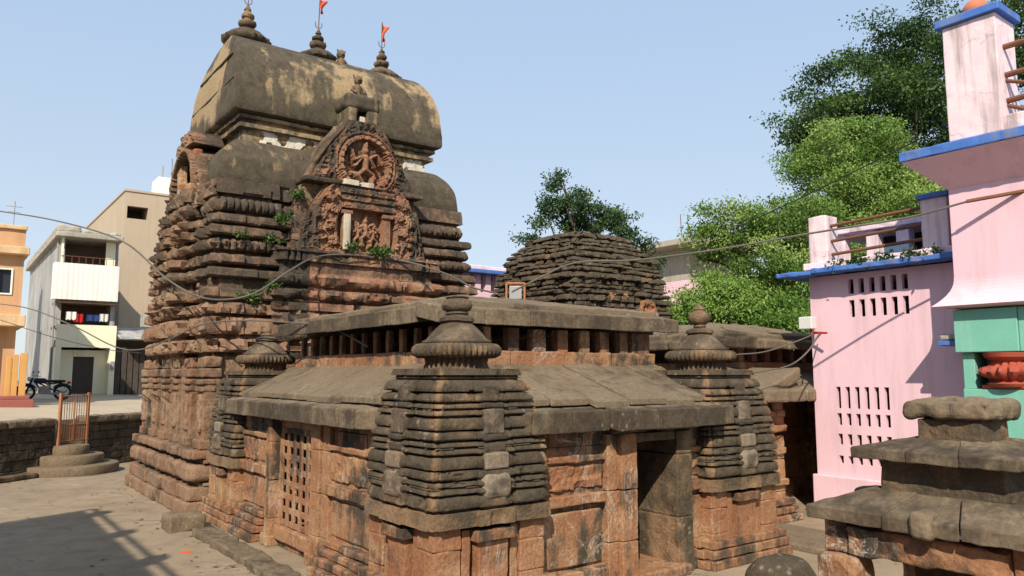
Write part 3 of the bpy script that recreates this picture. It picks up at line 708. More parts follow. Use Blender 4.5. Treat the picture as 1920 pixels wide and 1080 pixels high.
# lattice window: real openings between stone bars
mb = MB(); y0, y1, z0, z1 = 2.90, 4.32, .34, 1.86; nc, nr = 5, 9
hx0, hx1 = WXs+.005, WXs+.14
sl = red_soil(.12, .8, 11)
nc, nr, hx1 = 5, 7, hx0+.03
hw_, hh_ = .15, .11; bw_ = (y1-y0-nc*hw_)/(nc+1); bh_ = (z1-z0-nr*hh_)/(nr+1)
for i in range(nc+1): y = y0+i*(hw_+bw_); wbox(mb, hx0, hx1, y, y+bw_, z0, z1, .07, .006, .008, soil=sl, seed=i)
for j in range(nr+1): z = z0+j*(hh_+bh_); wbox(mb, hx0+.004, hx1-.004, y0+.01, y1-.01, z, z+bh_, .07, .006, .008, soil=sl, seed=20+j)
lw = mb.build('lattice_window', M['red'], temple)
mb = MB(); wbox(mb, WXs-.08, WXs+.1, 2.90, 4.32, .12, .33, .1, .015, .02, soil=.12); mb.build('window_sill', M['red'], lw)
# doorway
mb = MB()
for z0, z1 in ((0, .55), (.555, 1.2), (1.205, 1.93)):
    wbox(mb, 1.92, 2.10, WYe-.08, WYe+.5, z0, z1, .08, .012, .015, soil=red_soil(.22, .8, 12)); wbox(mb, 2.102, 2.39, WYe-.16, .02, z0, z1, .07, .014, .02, soil=lambda V: .30 + (fbm(V, 2.4, 3, 4)-.5)*.9)
lj = mb.build('door_jamb', M['red'], temple)
mb = MB()
for z0, z1 in ((0, .75), (.755, 1.60), (1.605, 1.93)):
    wbox(mb, 3.16, 3.48, WYe-.16, .16, z0, z1, .07, .018, .025, soil=lambda V: .54 + (fbm(V, 2.2, 3, 14)-.5)*1.2)
mb.build('door_jamb', M['dark'], temple)
mb = MB(); wbox(mb, 2.392, 3.158, WYe-.14, .1, 1.80, 1.93, .08, .015, .02, soil=.6); wbox(mb, 1.95, 3.47, WYe-.17, WYe, 1.935, 2.03, .08, .02, .02, soil=.6); mb.build('lintel', M['dark'], temple)
mb = MB(); wbox(mb, 2.3, 3.3, -.82, .3, .0, .14, .08, .02, .03, soil=.35); mb.build('threshold', M['red'], temple)
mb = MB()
wbox(mb, 2.36, 3.2, .9, 1.0, 0, 2.0, .3, 0, .01); mb.build('doorway_shade_sheet', M['shade_black'], temple)  # added near-black sheet, paints the shade seen through the doorway
# ---- lower roof: slabs from clerestory foot to eave, with a second overhanging eave layer
rs = lambda V: .30 + (fbm(V, 1.0, 3, 16)-.5)*.7
CX0, CX1, CY0, CY1 = .35, 4.25, .65, 6.25
mb = MB(); r_ = random.Random(9)
def roof_run(segs, axis):
    for k, (a, b, out, drop) in enumerate(segs):
        zt, ze = 2.86, 2.40 - drop
        if axis == 'x':
            jq = r_.uniform(-.016, .016); slab(mb, (a+.009, -.62-out, ze+jq), (b-.009, -.62-out, ze+jq), (b-.009, CY0+.05, zt+jq), (a+.009, CY0+.05, zt+jq), 0.09, .11, .009, .014, rs, k)
        else:
            jq = r_.uniform(-.016, .016); slab(mb, (-.66-out, b-.009, ze+jq), (-.66-out, a+.009, ze+jq), (CX0+.05, a+.009, zt+jq), (CX0+.05, b-.009, zt+jq), 0.09, .11, .009, .014, rs, k+7)
roof_run([(.42, .98, .0, 0), (.98, 1.62, .01, 0), (1.62, 2.25, .12, .03), (2.25, 2.95, .125, .03), (2.95, 3.55, .12, .03), (3.55, 4.30, .0, 0)], 'x')
roof_run([(.7, 1.9, .0, 0), (1.9, 3.1, .01, 0), (3.1, 4.3, .0, 0), (4.3, 5.3, .01, 0), (5.3, 6.5, .0, 0)], 'y')
# far sides, plain
slab(mb, (5.55, .5, 2.36), (5.55, 6.6, 2.36), (CX1-.05, 6.6, 2.84), (CX1-.05, .5, 2.84), .1, .4, .01, .03, rs)
lr = mb.build('lower_roof', M['roof'], temple)
mb = MB()
es = lambda V: .62 - .25*(V[:, 2] > 2.27) + (fbm(V*np.array([1, 1, .4]), 1.6, 3, 18)-.5)*.9 - .35*(vn(V, .01) > 2)
def eave(a, b, out, axis, seed, T=.26):
    zt = 2.275
    if axis == 'x': slab(mb, (a, -.62-out, zt-.03), (b, -.62-out, zt-.03), (b, -.2, zt+.09), (a, -.2, zt+.09), T, .09, .009, .016, es, seed)
    else: slab(mb, (-.66-out, b, zt-.02), (-.66-out, a, zt-.02), (-.2, a, zt+.11), (-.2, b, zt+.11), T, .09, .009, .016, es, seed)
for k, (a, b, o_) in enumerate(((.55, 1.18, .20), (1.184, 1.80, .20), (1.804, 2.55, .36), (2.554, 3.30, .37), (3.304, 3.92, .36), (3.924, 4.34, .17))): eave(a, b, o_, 'x', k)
slab(mb, (.40, -.58, 2.245), (.546, -.82, 2.245), (.546, -.2, 2.36), (.40, -.2, 2.36), .25, .09, .012, .03, es, 32)
slab(mb, (4.344, -.79, 2.245), (4.56, -.5, 2.245), (4.56, -.2, 2.36), (4.344, -.2, 2.36), .25, .09, .012, .03, es, 33)
mb.build('eave', M['roof'], lr); mb = MB()
for k, (a, b, o_) in enumerate(((1.05, 2.2, .22), (2.204, 3.5, .21), (3.504, 4.9, .22), (4.904, 6.35, .21))): eave(a, b, o_, 'y', k+20, .25)
# splayed corner ends of the eaves
slab(mb, (-.86, 1.046, 2.255), (-.62, .70, 2.255), (-.2, .70, 2.38), (-.2, 1.046, 2.38), .25, .09, .012, .03, es, 31)
mb.build('eave', M['roof'], lr)
# ---- clerestory
mb = MB()
cs = lambda V: .40 + (fbm(V, 1.8, 3, 19)-.5)*1.1
def ring_boxes(x0, x1, y0, y1, t, z0, z1, soil, n=4, amp=.018):
    for k in range(n):
        a = x0 + (x1-x0)*k/n; b = x0 + (x1-x0)*(k+1)/n; wbox(mb, a+.003, b-.003, y0, y0+t, z0, z1, .09, amp, .02, soil=soil, seed=k)
        wbox(mb, a+.003, b-.003, y1-t, y1, z0, z1, .3, amp, .02, soil=soil, seed=k)
    for k in range(n+1):
        a = y0+t + (y1-y0-2*t)*k/(n+1); b = y0+t + (y1-y0-2*t)*(k+1)/(n+1); wbox(mb, x0, x0+t, a+.003, b-.003, z0, z1, .09, amp, .02, soil=soil, seed=k+9)
        wbox(mb, x1-t, x1, a+.003, b-.003, z0, z1, .3, amp, .02, soil=soil, seed=k+9)
ring_boxes(CX0, CX1, CY0, CY1, .3, 2.70, 3.03, cs)
cl = mb.build('clerestory_sill', M['red'], temple)
px = [.42, .78, 1.02, 1.36, 1.55, 1.84, 2.06, 2.30, 2.55, 2.78, 3.0, 3.22, 3.44, 3.62]
posts = [(.45, .24), (.95, .14), (1.42, .19), (1.88, .24), (2.33, .20), (2.76, .19), (3.18, .20), (3.60, .17), (3.98, .40)]
for i, (x, wd) in enumerate(posts):
    mb = MB(); wbox(mb, x-wd/2, x+wd/2, CY0+.06, CY0+.22, 3.02, 3.36, .08, .014, .015, soil=.42, seed=i); mb.build('window_post', M['red'], temple)
for i in range(13):
    y = CY0 + .32 + i*.43
    mb = MB(); wbox(mb, CX0+.10, CX0+.18, y-.055, y+.055, 3.02, 3.38, .08, .014, .015, soil=.5, seed=i+30); mb.build('window_post', M['red'], temple)
mb = MB(); wbox(mb, CX1-.25, CX1-.05, CY0+.3, CY1-.3, 2.97, 3.38, .3, .01, .02, soil=.4); wbox(mb, CX0+.3, CX1-.06, CY1-.25, CY1-.05, 2.97, 3.38, .3, .01, .02, soil=.4)
mb.build('clerestory_back', M['red'], temple)
# ---- upper roof
mb = MB()
UX0, UX1, UY0, UY1 = -.02, 4.62, .46, 6.2
us = lambda V: .50 - .22*(V[:, 2] > 3.62) + (fbm(V*np.array([1, 1, .5]), 1.2, 3, 23)-.5)*.9
zb = 3.37
def fascia(n, c0, c1, inn, zt, T, seed, out=0.):
    c0 = np.array(c0, float); c1 = np.array(c1, float)
    for k in range(n):
        p = c0 + (c1-c0)*(k/n); q = c0 + (c1-c0)*((k+1)/n); e = (q-p)/np.linalg.norm(q-p)*.0025
        p2, q2 = p+e, q-e; jt = rnd.uniform(-.008, .008)
        slab(mb, (*p2, zt+jt), (*q2, zt+jt), (*(q2+inn), zt+.10), (*(p2+inn), zt+.10), T, .09, .010, .016, us, seed+k)
fascia(6, (UX0, UY0), (UX1, UY0), np.array([0, .55]), zb+.22, .22, 1)
fascia(7, (UX0, UY1), (UX0, UY0+.56), np.array([.55, 0]), zb+.24, .22, 9)
fascia(6, (UX1, UY0+.56), (UX1, UY1), np.array([-.55, 0]), zb+.22, .22, 19)
fascia(4, (UX1-.56, UY1), (UX0+.56, UY1), np.array([0, -.55]), zb+.22, .22, 29)
# second layer and the low hipped cap
i0 = .22
rdg = 3.98
def cap_roof(i, ze, r0x, r1x, r0y, r1y, zr):
    a, b, c, d = (UX0+i, UY0+i), (UX1-i, UY0+i), (UX1-i, UY1-i), (UX0+i, UY1-i)
    e, f, g_, h = (r0x, r0y), (r1x, r0y), (r1x, r1y), (r0x, r1y)
    for k, (p, q, r2, s2) in enumerate(((a, b, f, e), (b, c, g_, f), (c, d, h, g_), (d, a, e, h))):
        slab(mb, (*p, ze), (*q, ze), (*r2, zr), (*s2, zr), .13, .13, .016, .02, us, 50+k)
    slab(mb, (*e, zr+.01), (*f, zr+.01), (*g_, zr+.01), (*h, zr+.01), .1, .13, .012, .02, us, 60)
cap_roof(i0, zb+.34, 1.6, 3.0, 2.5, 4.4, rdg)
mb.build('upper_roof', M['roof'], temple)
mb = MB(); tr = random.Random(2)
lathe(mb, [(.22, 3.86), (.24, 4.02), (.20, 4.06), (.12, 4.10)], 2.3, 3.4, 16, soil=.5, jit=.02); mb.build('roof_boss', M['dark'], temple, smooth=True)

# ---- corner turrets
def turret(name='corner_turret'):
    tb = MB()
    A_ = interp([1.05, 1.25, 1.6, 2.0, 2.35, 2.6, 2.76], [.775, .775, .745, .70, .645, .585, .53])
    co = [(1.04, 1.21, 'f', .035), (1.21, 1.245, 'g', .04)]
    z = 1.245; ki = 0
    while z < 2.56:
        h = .138*(.80 if ki % 3 == 2 else 1.12)
        if ki % 3 == 1: co += [(z, z+h*.38, 'b', .042), (z+h*.39, z+h*.50, 'n', .036), (z+h*.51, z+h*.85, 'b', .038)]
        else: co += [(z, z+h*.85, 'b', .046)]
        co += [(z+h*.855, z+h*.995, 'g', .055)]; ki += 1
        z += h
    co += [(z, 2.66, 'f', .005), (2.66, 2.69, 'g', .02), (2.69, 2.77, 'f', .035)]
    poly = ratha([(-.90, -.34, .045), (-.27, .27, .10), (.34, .90, .045)], [(-.90, -.34, .045), (-.27, .27, .10), (.34, .90, .045)])
    def dsp(P, E, Sm, N, kind, ci, base):
        Q = P
        d = (fbm(Q, 2.2, 3, 41)-.5)*.045 + (fbm(Q, 8, 2, 42)-.5)*.014 - .03*(vn(Q, 4.5, 43) > .78)
        cell = _h(np.floor(Sm/.21 + (ci % 3)*.37).astype(int) + E*29, ci*7 + 0*E, ci*0 + 0*E, 3)
        cb = _h(np.floor(Sm/.21).astype(int) + E*29, ci//4*7 + 0*E, ci*0 + 0*E, 3)
        d += np.where((kind == 'n') & (cell < .5), -.085, 0)
        d += np.where((kind == 'b') & (cb > .88), .018, 0) + np.where((kind == 'b') & (cb < .10), -.02, 0)
        return d
    shell(tb, poly, 0, 0, course_rings(co, A_, A_, .05), .035, dsp,
          lambda V: np.interp(V[:, 2], [1.0, 1.2, 1.3, 1.6, 2.7], [.42, .50, .72, .78, .80]) + (fbm(V, 2.6, 3, 47)-.5)*.9 - .34*np.clip((.10 - np.abs(np.abs(V[:, 0]) - np.abs(V[:, 1])))/.1, 0, 1)*(vn(V, 3.3, 2) > .35))
    body = tb.build(name, M['dark'], temple, smooth=True, ang=35)
    # window-like medallions on the middle of each face
    def plate(sd_, s0, s1, z0, z1, dep, soil, r, seed):
        a = A_((z0+z1)/2)*1.10 + .028
        if sd_ == 0: wbox(pm, s0, s1, -a-dep, -a+.2, z0, z1, .05, .014, r, soil=soil, seed=seed)
        elif sd_ == 1: wbox(pm, -a-dep, -a+.2, s0, s1, z0, z1, .05, .014, r, soil=soil, seed=seed)
        elif sd_ == 2: wbox(pm, a-.2, a+dep, s0, s1, z0, z1, .05, .014, r, soil=soil, seed=seed)
        else: wbox(pm, s0, s1, a-.2, a+dep, z0, z1, .05, .014, r, soil=soil, seed=seed)
    for k in range(4):
        pm = MB()
        plate(k, -.215, .215, 1.30, 1.63, .055, lambda V: .34 + (fbm(V, 4, 3, 3)-.5)*1.0, .11, k); plate(k, -.17, .17, 1.64, 1.83, .05, .30, .03, k+4); plate(k, -.15, .13, 1.84, 1.92, .04, .9, .02, k+6)
        plate(k, -.16, .16, 1.96, 2.02, .05, .8, .02, k+7); plate(k, -.135, .135, 2.03, 2.31, .055, .55, .02, k+8); plate(k, -.15, .15, 2.32, 2.38, .05, .8, .02, k+10); plate(k, -.10, .12, 2.39, 2.58, .035, .65, .02, k+12)
        pm.build('carved_medallion', M['plate'], body)
    bb = MB()
    bs = lambda V: .16 + (fbm(V, 2.4, 3, 51)-.5)*1.0 + .3*np.clip((V[:, 2]-.92)/.1, 0, 1)
    wbox(bb, -.62, .62, -.62, .62, 0, 1.05, .15, .01, .02, soil=.55)
    for sx in (-1, 1):
        for sy in (-1, 1):
            c = lambda s, a, b: (a, b) if s > 0 else (-b, -a)
            for z0, z1 in ((.0, .45), (.453, .80), (.803, 1.045)):
                wbox(bb, *c(sx, .40, .76), *c(sy, .40, .76), z0, z1, .08, .014, .016, soil=bs, seed=int(z0*10)+sx+2*sy+5)
    for k in range(4):
        def wall(s0, s1, o_, z0, z1, soil, seed):
            if k == 0: wbox(bb, s0, s1, -o_, -.5, z0, z1, .07, .012, .014, soil=soil, seed=seed)
            elif k == 1: wbox(bb, -o_, -.5, s0, s1, z0, z1, .07, .012, .014, soil=soil, seed=seed)
            elif k == 2: wbox(bb, .5, o_, s0, s1, z0, z1, .07, .012, .014, soil=soil, seed=seed)
            else: wbox(bb, s0, s1, .5, o_, z0, z1, .07, .012, .014, soil=soil, seed=seed)
        wall(-.20, .20, .80, .0, .86, bs, k); wall(-.26, .26, .86, .865, .99, .55, k+3)
        wall(-.385, -.275, .74, 0, 1.0, bs, k+5); wall(.275, .385, .74, 0, 1.0, bs, k+6)
        for z0, z1, o_ in ((.0, .12, .92), (.135, .25, .885), (.265, .37, .855)): wall(-o_+.003*k, o_-.003*k, o_, z0, z1, .45, k+9)
    bb.build('turret_base', M['red'], body)
    nk = MB(); lathe(nk, [(.385, 2.74), (.39, 2.78), (.365, 2.84), (.38, 2.90), (.40, 2.93)], 0, 0, 64, 32, soil=.55, ribamp=.10, jit=.006)
    nk.build('neck', M['dark'], body, smooth=True, ang=40)
    am = MB(); lathe(am, [(.37, 2.895), (.46, 2.90), (.515, 2.93), (.535, 2.98), (.525, 3.03), (.48, 3.065), (.42, 3.075)], 0, 0, 176, 44, soil=lambda V: .60 + (fbm(V, 3, 2, 8)-.5)*.6, ribamp=.10, jit=.008)
    am.build('ribbed_disc', M['dark'], body, smooth=True, ang=45)
    dm = MB(); lathe(dm, [(.40, 3.06), (.43, 3.085), (.43, 3.105), (.40, 3.115), (.375, 3.13), (.31, 3.21), (.23, 3.29), (.18, 3.33), (.215, 3.35), (.21, 3.39), (.16, 3.415), (.12, 3.43)], 0, 0, 40, soil=lambda V: .55 + (fbm(V, 3, 2, 9)-.5)*.7, jit=.012)
    dm.build('dome_cap', M['roof'], body, smooth=True, ang=45)
    return body
def pot(body, x, y, kind):
    k = MB()
    if kind == 'full': pr = [(.07, 3.42), (.10, 3.45), (.085, 3.48), (.12, 3.50), (.165, 3.55), (.175, 3.61), (.15, 3.67), (.09, 3.71), (.10, 3.73), (.06, 3.77), (.03, 3.83), (.01, 3.86)]
    elif kind == 'squat': pr = [(.10, 3.42), (.15, 3.44), (.13, 3.47), (.17, 3.49), (.19, 3.54), (.17, 3.60), (.13, 3.63), (.15, 3.65), (.10, 3.67)]
    else: pr = [(.10, 3.42), (.12, 3.45), (.10, 3.49), (.04, 3.51)]
    lathe(k, pr, x, y, 28, soil=.55, jit=.014); k.build('pot_finial', M['dark'], body, smooth=True, ang=50)
t0 = turret()
others = []
for (x, y) in ((4.57, 0), (0, 6.85), (4.57, 6.85)): others.append(((x, y), copy_tree(t0, temple)))
for (x, y), c in others: c.location = Vector(t0.location) + Vector((x, y, 0))
pot(t0, 0, 0, 'squat')
for ((x, y), c), kd in zip(others, ('full', 'knob', 'full')):
    k = MB()
    pr = {'full': [(.07, 3.42), (.10, 3.45), (.085, 3.48), (.12, 3.50), (.165, 3.55), (.175, 3.61), (.15, 3.67), (.09, 3.71), (.10, 3.73), (.06, 3.77), (.03, 3.83), (.01, 3.86)], 'knob': [(.10, 3.42), (.12, 3.45), (.10, 3.49), (.04, 3.51)]}[kd]
    lathe(k, pr, 0, 0, 28, soil=.55, jit=.014)
    o = k.build('pot_finial', M['dark'], None, smooth=True, ang=50); o.parent = c

# ------------------------------------------------------------------ vegetation helpers
def leaves(mb, lobes, nclump, per, cr, leaf, seed, flat=.6, inner=.45, sz=(.7, 1.3), tone=0., sub_=0):
    g = np.random.default_rng(seed)
    L = np.array(lobes, float)
    if sub_:
        out = []
        for q in L:
            for _ in range(sub_):
                dd = g.normal(size=3); dd /= np.linalg.norm(dd); dd[2] = dd[2]*.9 + .12
                f_ = g.uniform(.18, .46); out.append([*(q[:3] + dd*q[3:6]*g.uniform(.55, 1.16)), q[3]*f_, q[4]*f_, q[5]*f_*.75])
            out.append([*q[:3], *(q[3:6]*.5)])
        L = np.array(out)
    vol = L[:, 3]*L[:, 4]*L[:, 5]; vol = vol**.8
    k = g.choice(len(L), nclump, p=vol/vol.sum())
    d = g.normal(size=(nclump, 3)); d /= np.linalg.norm(d, axis=1, keepdims=True)
    rr = inner + (1-inner)*g.random(nclump)**.6
    rr = rr*(.86 + .3*vn(d*2.2 + k[:, None]*3.7, 1.3, seed))
    c = L[k, :3] + d*L[k, 3:6]*rr[:, None]
    lt = .2*g.normal(size=len(L)); tn = np.clip(.45 + .2*g.normal(size=nclump) + lt[k] + tone, 0, 1)
    n = nclump*per
    ci = np.repeat(np.arange(nclump), per)
    q = g.normal(size=(n, 3))*cr*np.array([1, 1, flat])
    P = c[ci] + q
    ax = g.normal(size=(n, 3)); ax[:, 2] -= .5; ax /= np.linalg.norm(ax, axis=1, keepdims=True)
    b = np.cross(ax, g.normal(size=(n, 3))); b /= np.maximum(np.linalg.norm(b, axis=1, keepdims=True), 1e-6)
    s = leaf*g.uniform(*sz, size=(n, 1))
    V = np.stack([P, P + ax*s*.5 + b*s*.26, P + ax*s, P + ax*s*.5 - b*s*.26], 1).reshape(-1, 3)
    F = np.arange(n*4).reshape(n, 4)
    t = np.clip(tn[ci] + .13*g.normal(size=n), 0, 1)
    mb.add(V, F, np.repeat(t, 4)); return c
def trunk(mb, base, top, r0, targets, seed, r1=.08, nb=10):
    r = random.Random(seed); base = np.array(base, float); top = np.array(top, float)
    pts = [base + (top-base)*t + np.array([r.uniform(-.1, .1), r.uniform(-.1, .1), 0])*(0 < t < 1) for t in np.linspace(0, 1, 6)]
    tube(mb, pts, r0, 9, r2=r0*.6)
    tg = list(targets); r.shuffle(tg)
    for q in tg[:nb]:
        q = np.array(q); s = pts[r.choice([2, 3, 4, 5])]
        m = s*.5 + q*.5 + np.array([r.uniform(-.3, .3), r.uniform(-.3, .3), .25*np.linalg.norm(q-s)*.5])
        cv = [s*(1-t)**2 + 2*m*t*(1-t) + q*t*t for t in np.linspace(0, 1, 7)]
        tube(mb, cv, r0*.38, 6, r2=.02)
def tree(name, label, cat, lobes, base, trtop, r0, mat, n, per, cr, leaf, seed, group=None, **kw):
    t = thing(name, label, cat, base, group)
    mb = MB(); c = leaves(mb, lobes, n, per, cr, leaf, seed, **kw); mb.build('crown', M[mat], t)
    mb = MB(); trunk(mb, base, trtop, r0, c[:60], seed, nb=14); mb.build('trunk', M['bark'], t, smooth=True)
    return t
# ================================================================== flags
def flagpole(x, z0, z1, fz, fh, label, lean=0.):
    t = thing('temple_flag', label, 'flag', (x, TY, z0), 'flags on the temple ridge')
    mb = MB(); tube(mb, [(x, TY, z0), (x+lean, TY, z1)], .014); mb.build('pole', M['iron'], t)
    mb = MB(); n, m = 9, 7; V = []
    for i in range(n):
        for j in range(m):
            u = i/(n-1); v = j/(m-1)
            V.append((x+lean*.9 + .02 + .17*u*(1-.75*v) + .03*math.sin(5*v+3*u), TY + .08*math.sin(6*u+4*v), fz - v*fh - .12*u))
    F = gridfaces(n, m).tolist(); V2 = [(a, b+.006, c) for a, b, c in V]
    mb.add(V, F); mb.add(V2, [f[::-1] for f in F]); mb.build('cloth', M['flag'], t, smooth=True)
    return t
flagpole(2.34, 11.65, 12.62, 12.6, .34, 'small red flag on the tall pole of the middle ridge crown', .02)
flagpole(4.18, 11.60, 12.42, 12.40, .42, 'drooping orange flag on the pole of the far right ridge crown')

# ================================================================== weeds growing on the tower ledges
def weed(x, y, z, s, label, n=26):
    t = thing('weed', label, 'plant', (x, y, z), 'weeds rooted on the tower ledges')
    mb = MB(); leaves(mb, [(x, y-.02, z+.4*s, s*1.1, s*.5, s*.5)], n*2//3, 9, .06*s/.25, .085*s/.22, int(x*100+z*10) % 1000, tone=.1); mb.build('leaves', M['weed'], t)
    mb = MB(); rr = random.Random(int(z*100))
    for k in range(4): tube(mb, [(x, y+.05, z-.05), (x+rr.uniform(-.6, .6)*s, y-.05, z+.7*s)], .008)
    mb.build('stems', M['bark'], t)
weed(2.10, 7.68, 5.46, .17, 'small weed at the foot of the pale pilaster in the arched panel')
weed(2.80, 7.66, 5.40, .23, 'bushiest bright green weed on the ledge below the arched panel', 40)
weed(.42, 8.02, 5.50, .20, 'dark green weed in the recess left of the carved bay, level with the ribbed course')
weed(.95, 7.92, 6.52, .22, 'green tuft clinging beside the top left of the arched panel')
weed(.62, 7.95, 5.98, .19, 'spreading weed in the recess just left of the arched panel', 30)
weed(-.02, 7.80, 4.22, .20, 'low weed on the corner ledge just above the carved masks')
weed(.36, 7.80, 4.48, .18, 'sparse weed in the recess left of the red front bands')
weed(-.25, 7.86, 5.52, .13, 'tiny weed between two courses on the near corner of the tower')

# ================================================================== second temple
T2X, T2Y = 9.3, 8.2
t2 = thing('ruined_temple', 'dark stone temple with a flat broken tower and low hall behind the main hall', 'temple', (T2X, 5.0, 0))
mb = MB()
A2 = interp([0, 2.5, 3.6, 4.4, 5.0, 5.55, 6.0, 6.3, 6.55], [1.86, 1.84, 1.80, 1.74, 1.68, 1.56, 1.36, 1.12, .90])
co = []; z = 2.4; k = 0
while z < 6.45:
    h = (.15, .12, .13, .19)[k % 4]; kd = ('b', 'b', 'f', 'b')[k % 4]
    co += [(z, z+h-.03, kd, (.08, .06, .02, .10)[k % 4]), (z+h-.03, z+h, 'g', .05)]; z += h; k += 1
p2 = ratha([(-.62, -.30, .04), (-.27, .27, .10), (.30, .62, .04)], [(-.62, -.30, .04), (-.27, .27, .10), (.30, .62, .04)])
def d2(P, E, Sm, N, kind, ci, base):
    d = (fbm(P, 1.2, 3, 101)-.5)*.12 + (fbm(P, 5, 2, 102)-.5)*.06 - .08*(vn(P, 3, 103) > .72) + carve(P, 4, 104)*.04
    cell = _h(np.floor(Sm/.2).astype(int) + E*29, ci*7 + 0*E, ci*0 + 0*E, 6)
    return d + np.where(cell < .2, -.08, 0) + np.where(cell > .88, .05, 0)
shell(mb, p2, T2X, T2Y, [(0, 1.75, 1.75, 0, 'f', 0), (2.39, 1.75, 1.75, 0, 'f', 0)] + course_rings(co, A2, A2, .07), .055, d2, lambda V: .82 + (fbm(V, 1.3, 3, 106)-.5)*.9, segback=.2)
mb.build('tower', M['dark'], t2, smooth=True, ang=35)
mb = MB(); rr = random.Random(8)
for i in range(12):
    a = rr.uniform(-.6, .5); b = rr.uniform(-.6, .4); s = rr.uniform(.10, .2)
    wbox(mb, T2X+a-s, T2X+a+s, T2Y+b-s, T2Y+b+s, 6.4, 6.56+rr.uniform(-.05, .08), .08, .05, .05, soil=rr.uniform(.1, .6))
mb.build('broken_top', M['dark'], t2)
mb = MB()
def med2(U, Z, P):
    x = U - 10.0; r = np.hypot(x, Z-4.38); c = carve(P, 7, 3)
    return np.where(r < .22, .06+.06*c, np.where(r < .3, .12, .0)), (r < .30) | ((np.abs(x) < .28) & (Z < 4.4))
mb = MB(); relief(mb, med2, 9.65, 10.35, 4.05, 4.75, T2Y-1.93, 'y', .03, .05); mb.build('red_medallion', M['red'], t2)
mb = MB(); relief(mb, lambda U, Z, P: (.06+.06*carve(P, 6, 9), np.abs(U-9.05) < .3), 8.7, 9.4, 4.62, 4.82, T2Y-1.86, 'y', .03, -.1); mb.build('red_block', M['red'], t2)
# its hall
h2 = M['red']
mb = MB(); X0, X1, Y0, Y1 = 7.30, 11.3, .98, 6.6
s2 = lambda V: .35 + (fbm(V, 1.5, 3, 111)-.5)*.9
masonry(mb, 'x', X0, X0+.62, 0, 2.3, Y0, .4, 21, soil=s2); masonry(mb, 'x', X0+.4, X1, 0, 2.3, Y0+1.3, .4, 23, soil=s2); masonry(mb, 'y', Y0+.4, Y1, 0, 2.3, X0, .4, 22, soil=s2)
wbox(mb, X1-.4, X1, Y0+.4, Y1, 0, 2.3, .4, .01, .02, soil=.5)
for a, o_ in ((X0-.10, 0), (X0+.36, 1)): 
    for z0, z1 in ((.0, .5), (.5, 1.1), (1.1, 1.55), (1.6, 2.25)): wbox(mb, a, a+.34, Y0-.12, Y0+.1, z0+.003, z1-.003, .08, .02, .02, soil=s2)
for z0, o_ in ((.62, .2), (1.2, .17), (1.62, .2), (1.9, .16)): wbox(mb, X0-.14, X0+.7, Y0-o_, Y0+.05, z0, z0+.12, .09, .02, .02, soil=s2)
for k, o_ in enumerate((.42, .34, .26)): wbox(mb, X0-o_, X0+.8, Y0-o_, Y0+.05, .13*k, .13*k+.12, .1, .02, .025, soil=.5)
mb.build('hall_wall', M['red'], t2)
mb = MB()
for k, (a, b) in enumerate(((6.95, 8.2), (8.2, 9.5), (9.5, 11.6))): slab(mb, (a, Y0-.52, 2.42), (b-.005, Y0-.52, 2.42), (b-.005, Y0+.9, 2.86), (a, Y0+.9, 2.86), .24, .1, .02, .05, rs, k)
for k, (a, b) in enumerate(((Y0-.5, 2.5), (2.5, 4.2), (4.2, 6.6))): slab(mb, (6.93, b-.005, 2.42), (6.93, a, 2.42), (8.2, a+.1, 2.84), (8.2, b-.005, 2.84), .24, .1, .02, .05, rs, k+5)
mb.build('lower_roof', M['roof'], t2)
mb = MB()
wbox(mb, 7.9, 10.9, Y0+.75, 6.2, 2.7, 2.95, .15, .02, .02, soil=.3)
for k in range(7): wbox(mb, 8.0+.44*k, 8.16+.44*k, Y0+.85, Y0+1.05, 2.95, 3.28, .09, .02, .02, soil=.3)
wbox(mb, 8.1, 10.8, Y0+1.4, 6, 2.9, 3.25, .3, .02, .02, soil=.9)
mb.build('clerestory', M['red'], t2)
mb = MB()
for k in range(5): slab(mb, (7.35+.82*k, Y0+.35, 3.40), (7.35+.82*(k+1)-.005, Y0+.35, 3.40), (7.35+.82*(k+1)-.005, Y0+1.0, 3.50), (7.35+.82*k, Y0+1.0, 3.50), .2, .1, .02, .05, us, k)
for k in range(6): slab(mb, (7.3, Y0+.36+.9*(k+1)-.005, 3.40), (7.3, Y0+.36+.9*k, 3.40), (8.0, Y0+.36+.9*k, 3.5), (8.0, Y0+.36+.9*(k+1)-.005, 3.5), .2, .1, .02, .05, us, k+9)
for q in (((7.5, Y0+.55), (11.3, Y0+.55), (10.0, 2.9), (8.6, 2.9)), ((7.5, 6.3), (7.5, Y0+.55), (8.6, 2.9), (8.6, 4.6)), ((11.3, Y0+.55), (11.3, 6.3), (10.0, 4.6), (10.0, 2.9))):
    (a, b, c, d) = q; slab(mb, (*a, 3.52), (*b, 3.52), (*c, 3.82), (*d, 3.82), .14, .12, .03, .03, us, 3)
slab(mb, (8.6, 2.9, 3.83), (10.0, 2.9, 3.83), (10.0, 4.6, 3.83), (8.6, 4.6, 3.83), .1, .12, .03, .03, us, 3)
mb.build('upper_roof', M['roof'], t2)
tag(wbox(MB(), 8.42, 8.62, T2Y-.80, T2Y-.67, 6.30, 6.54, .04, .06, .04).build('cloth_scrap', M['flag'], None), 'orange cloth scrap caught on the broken tower top', 'cloth')

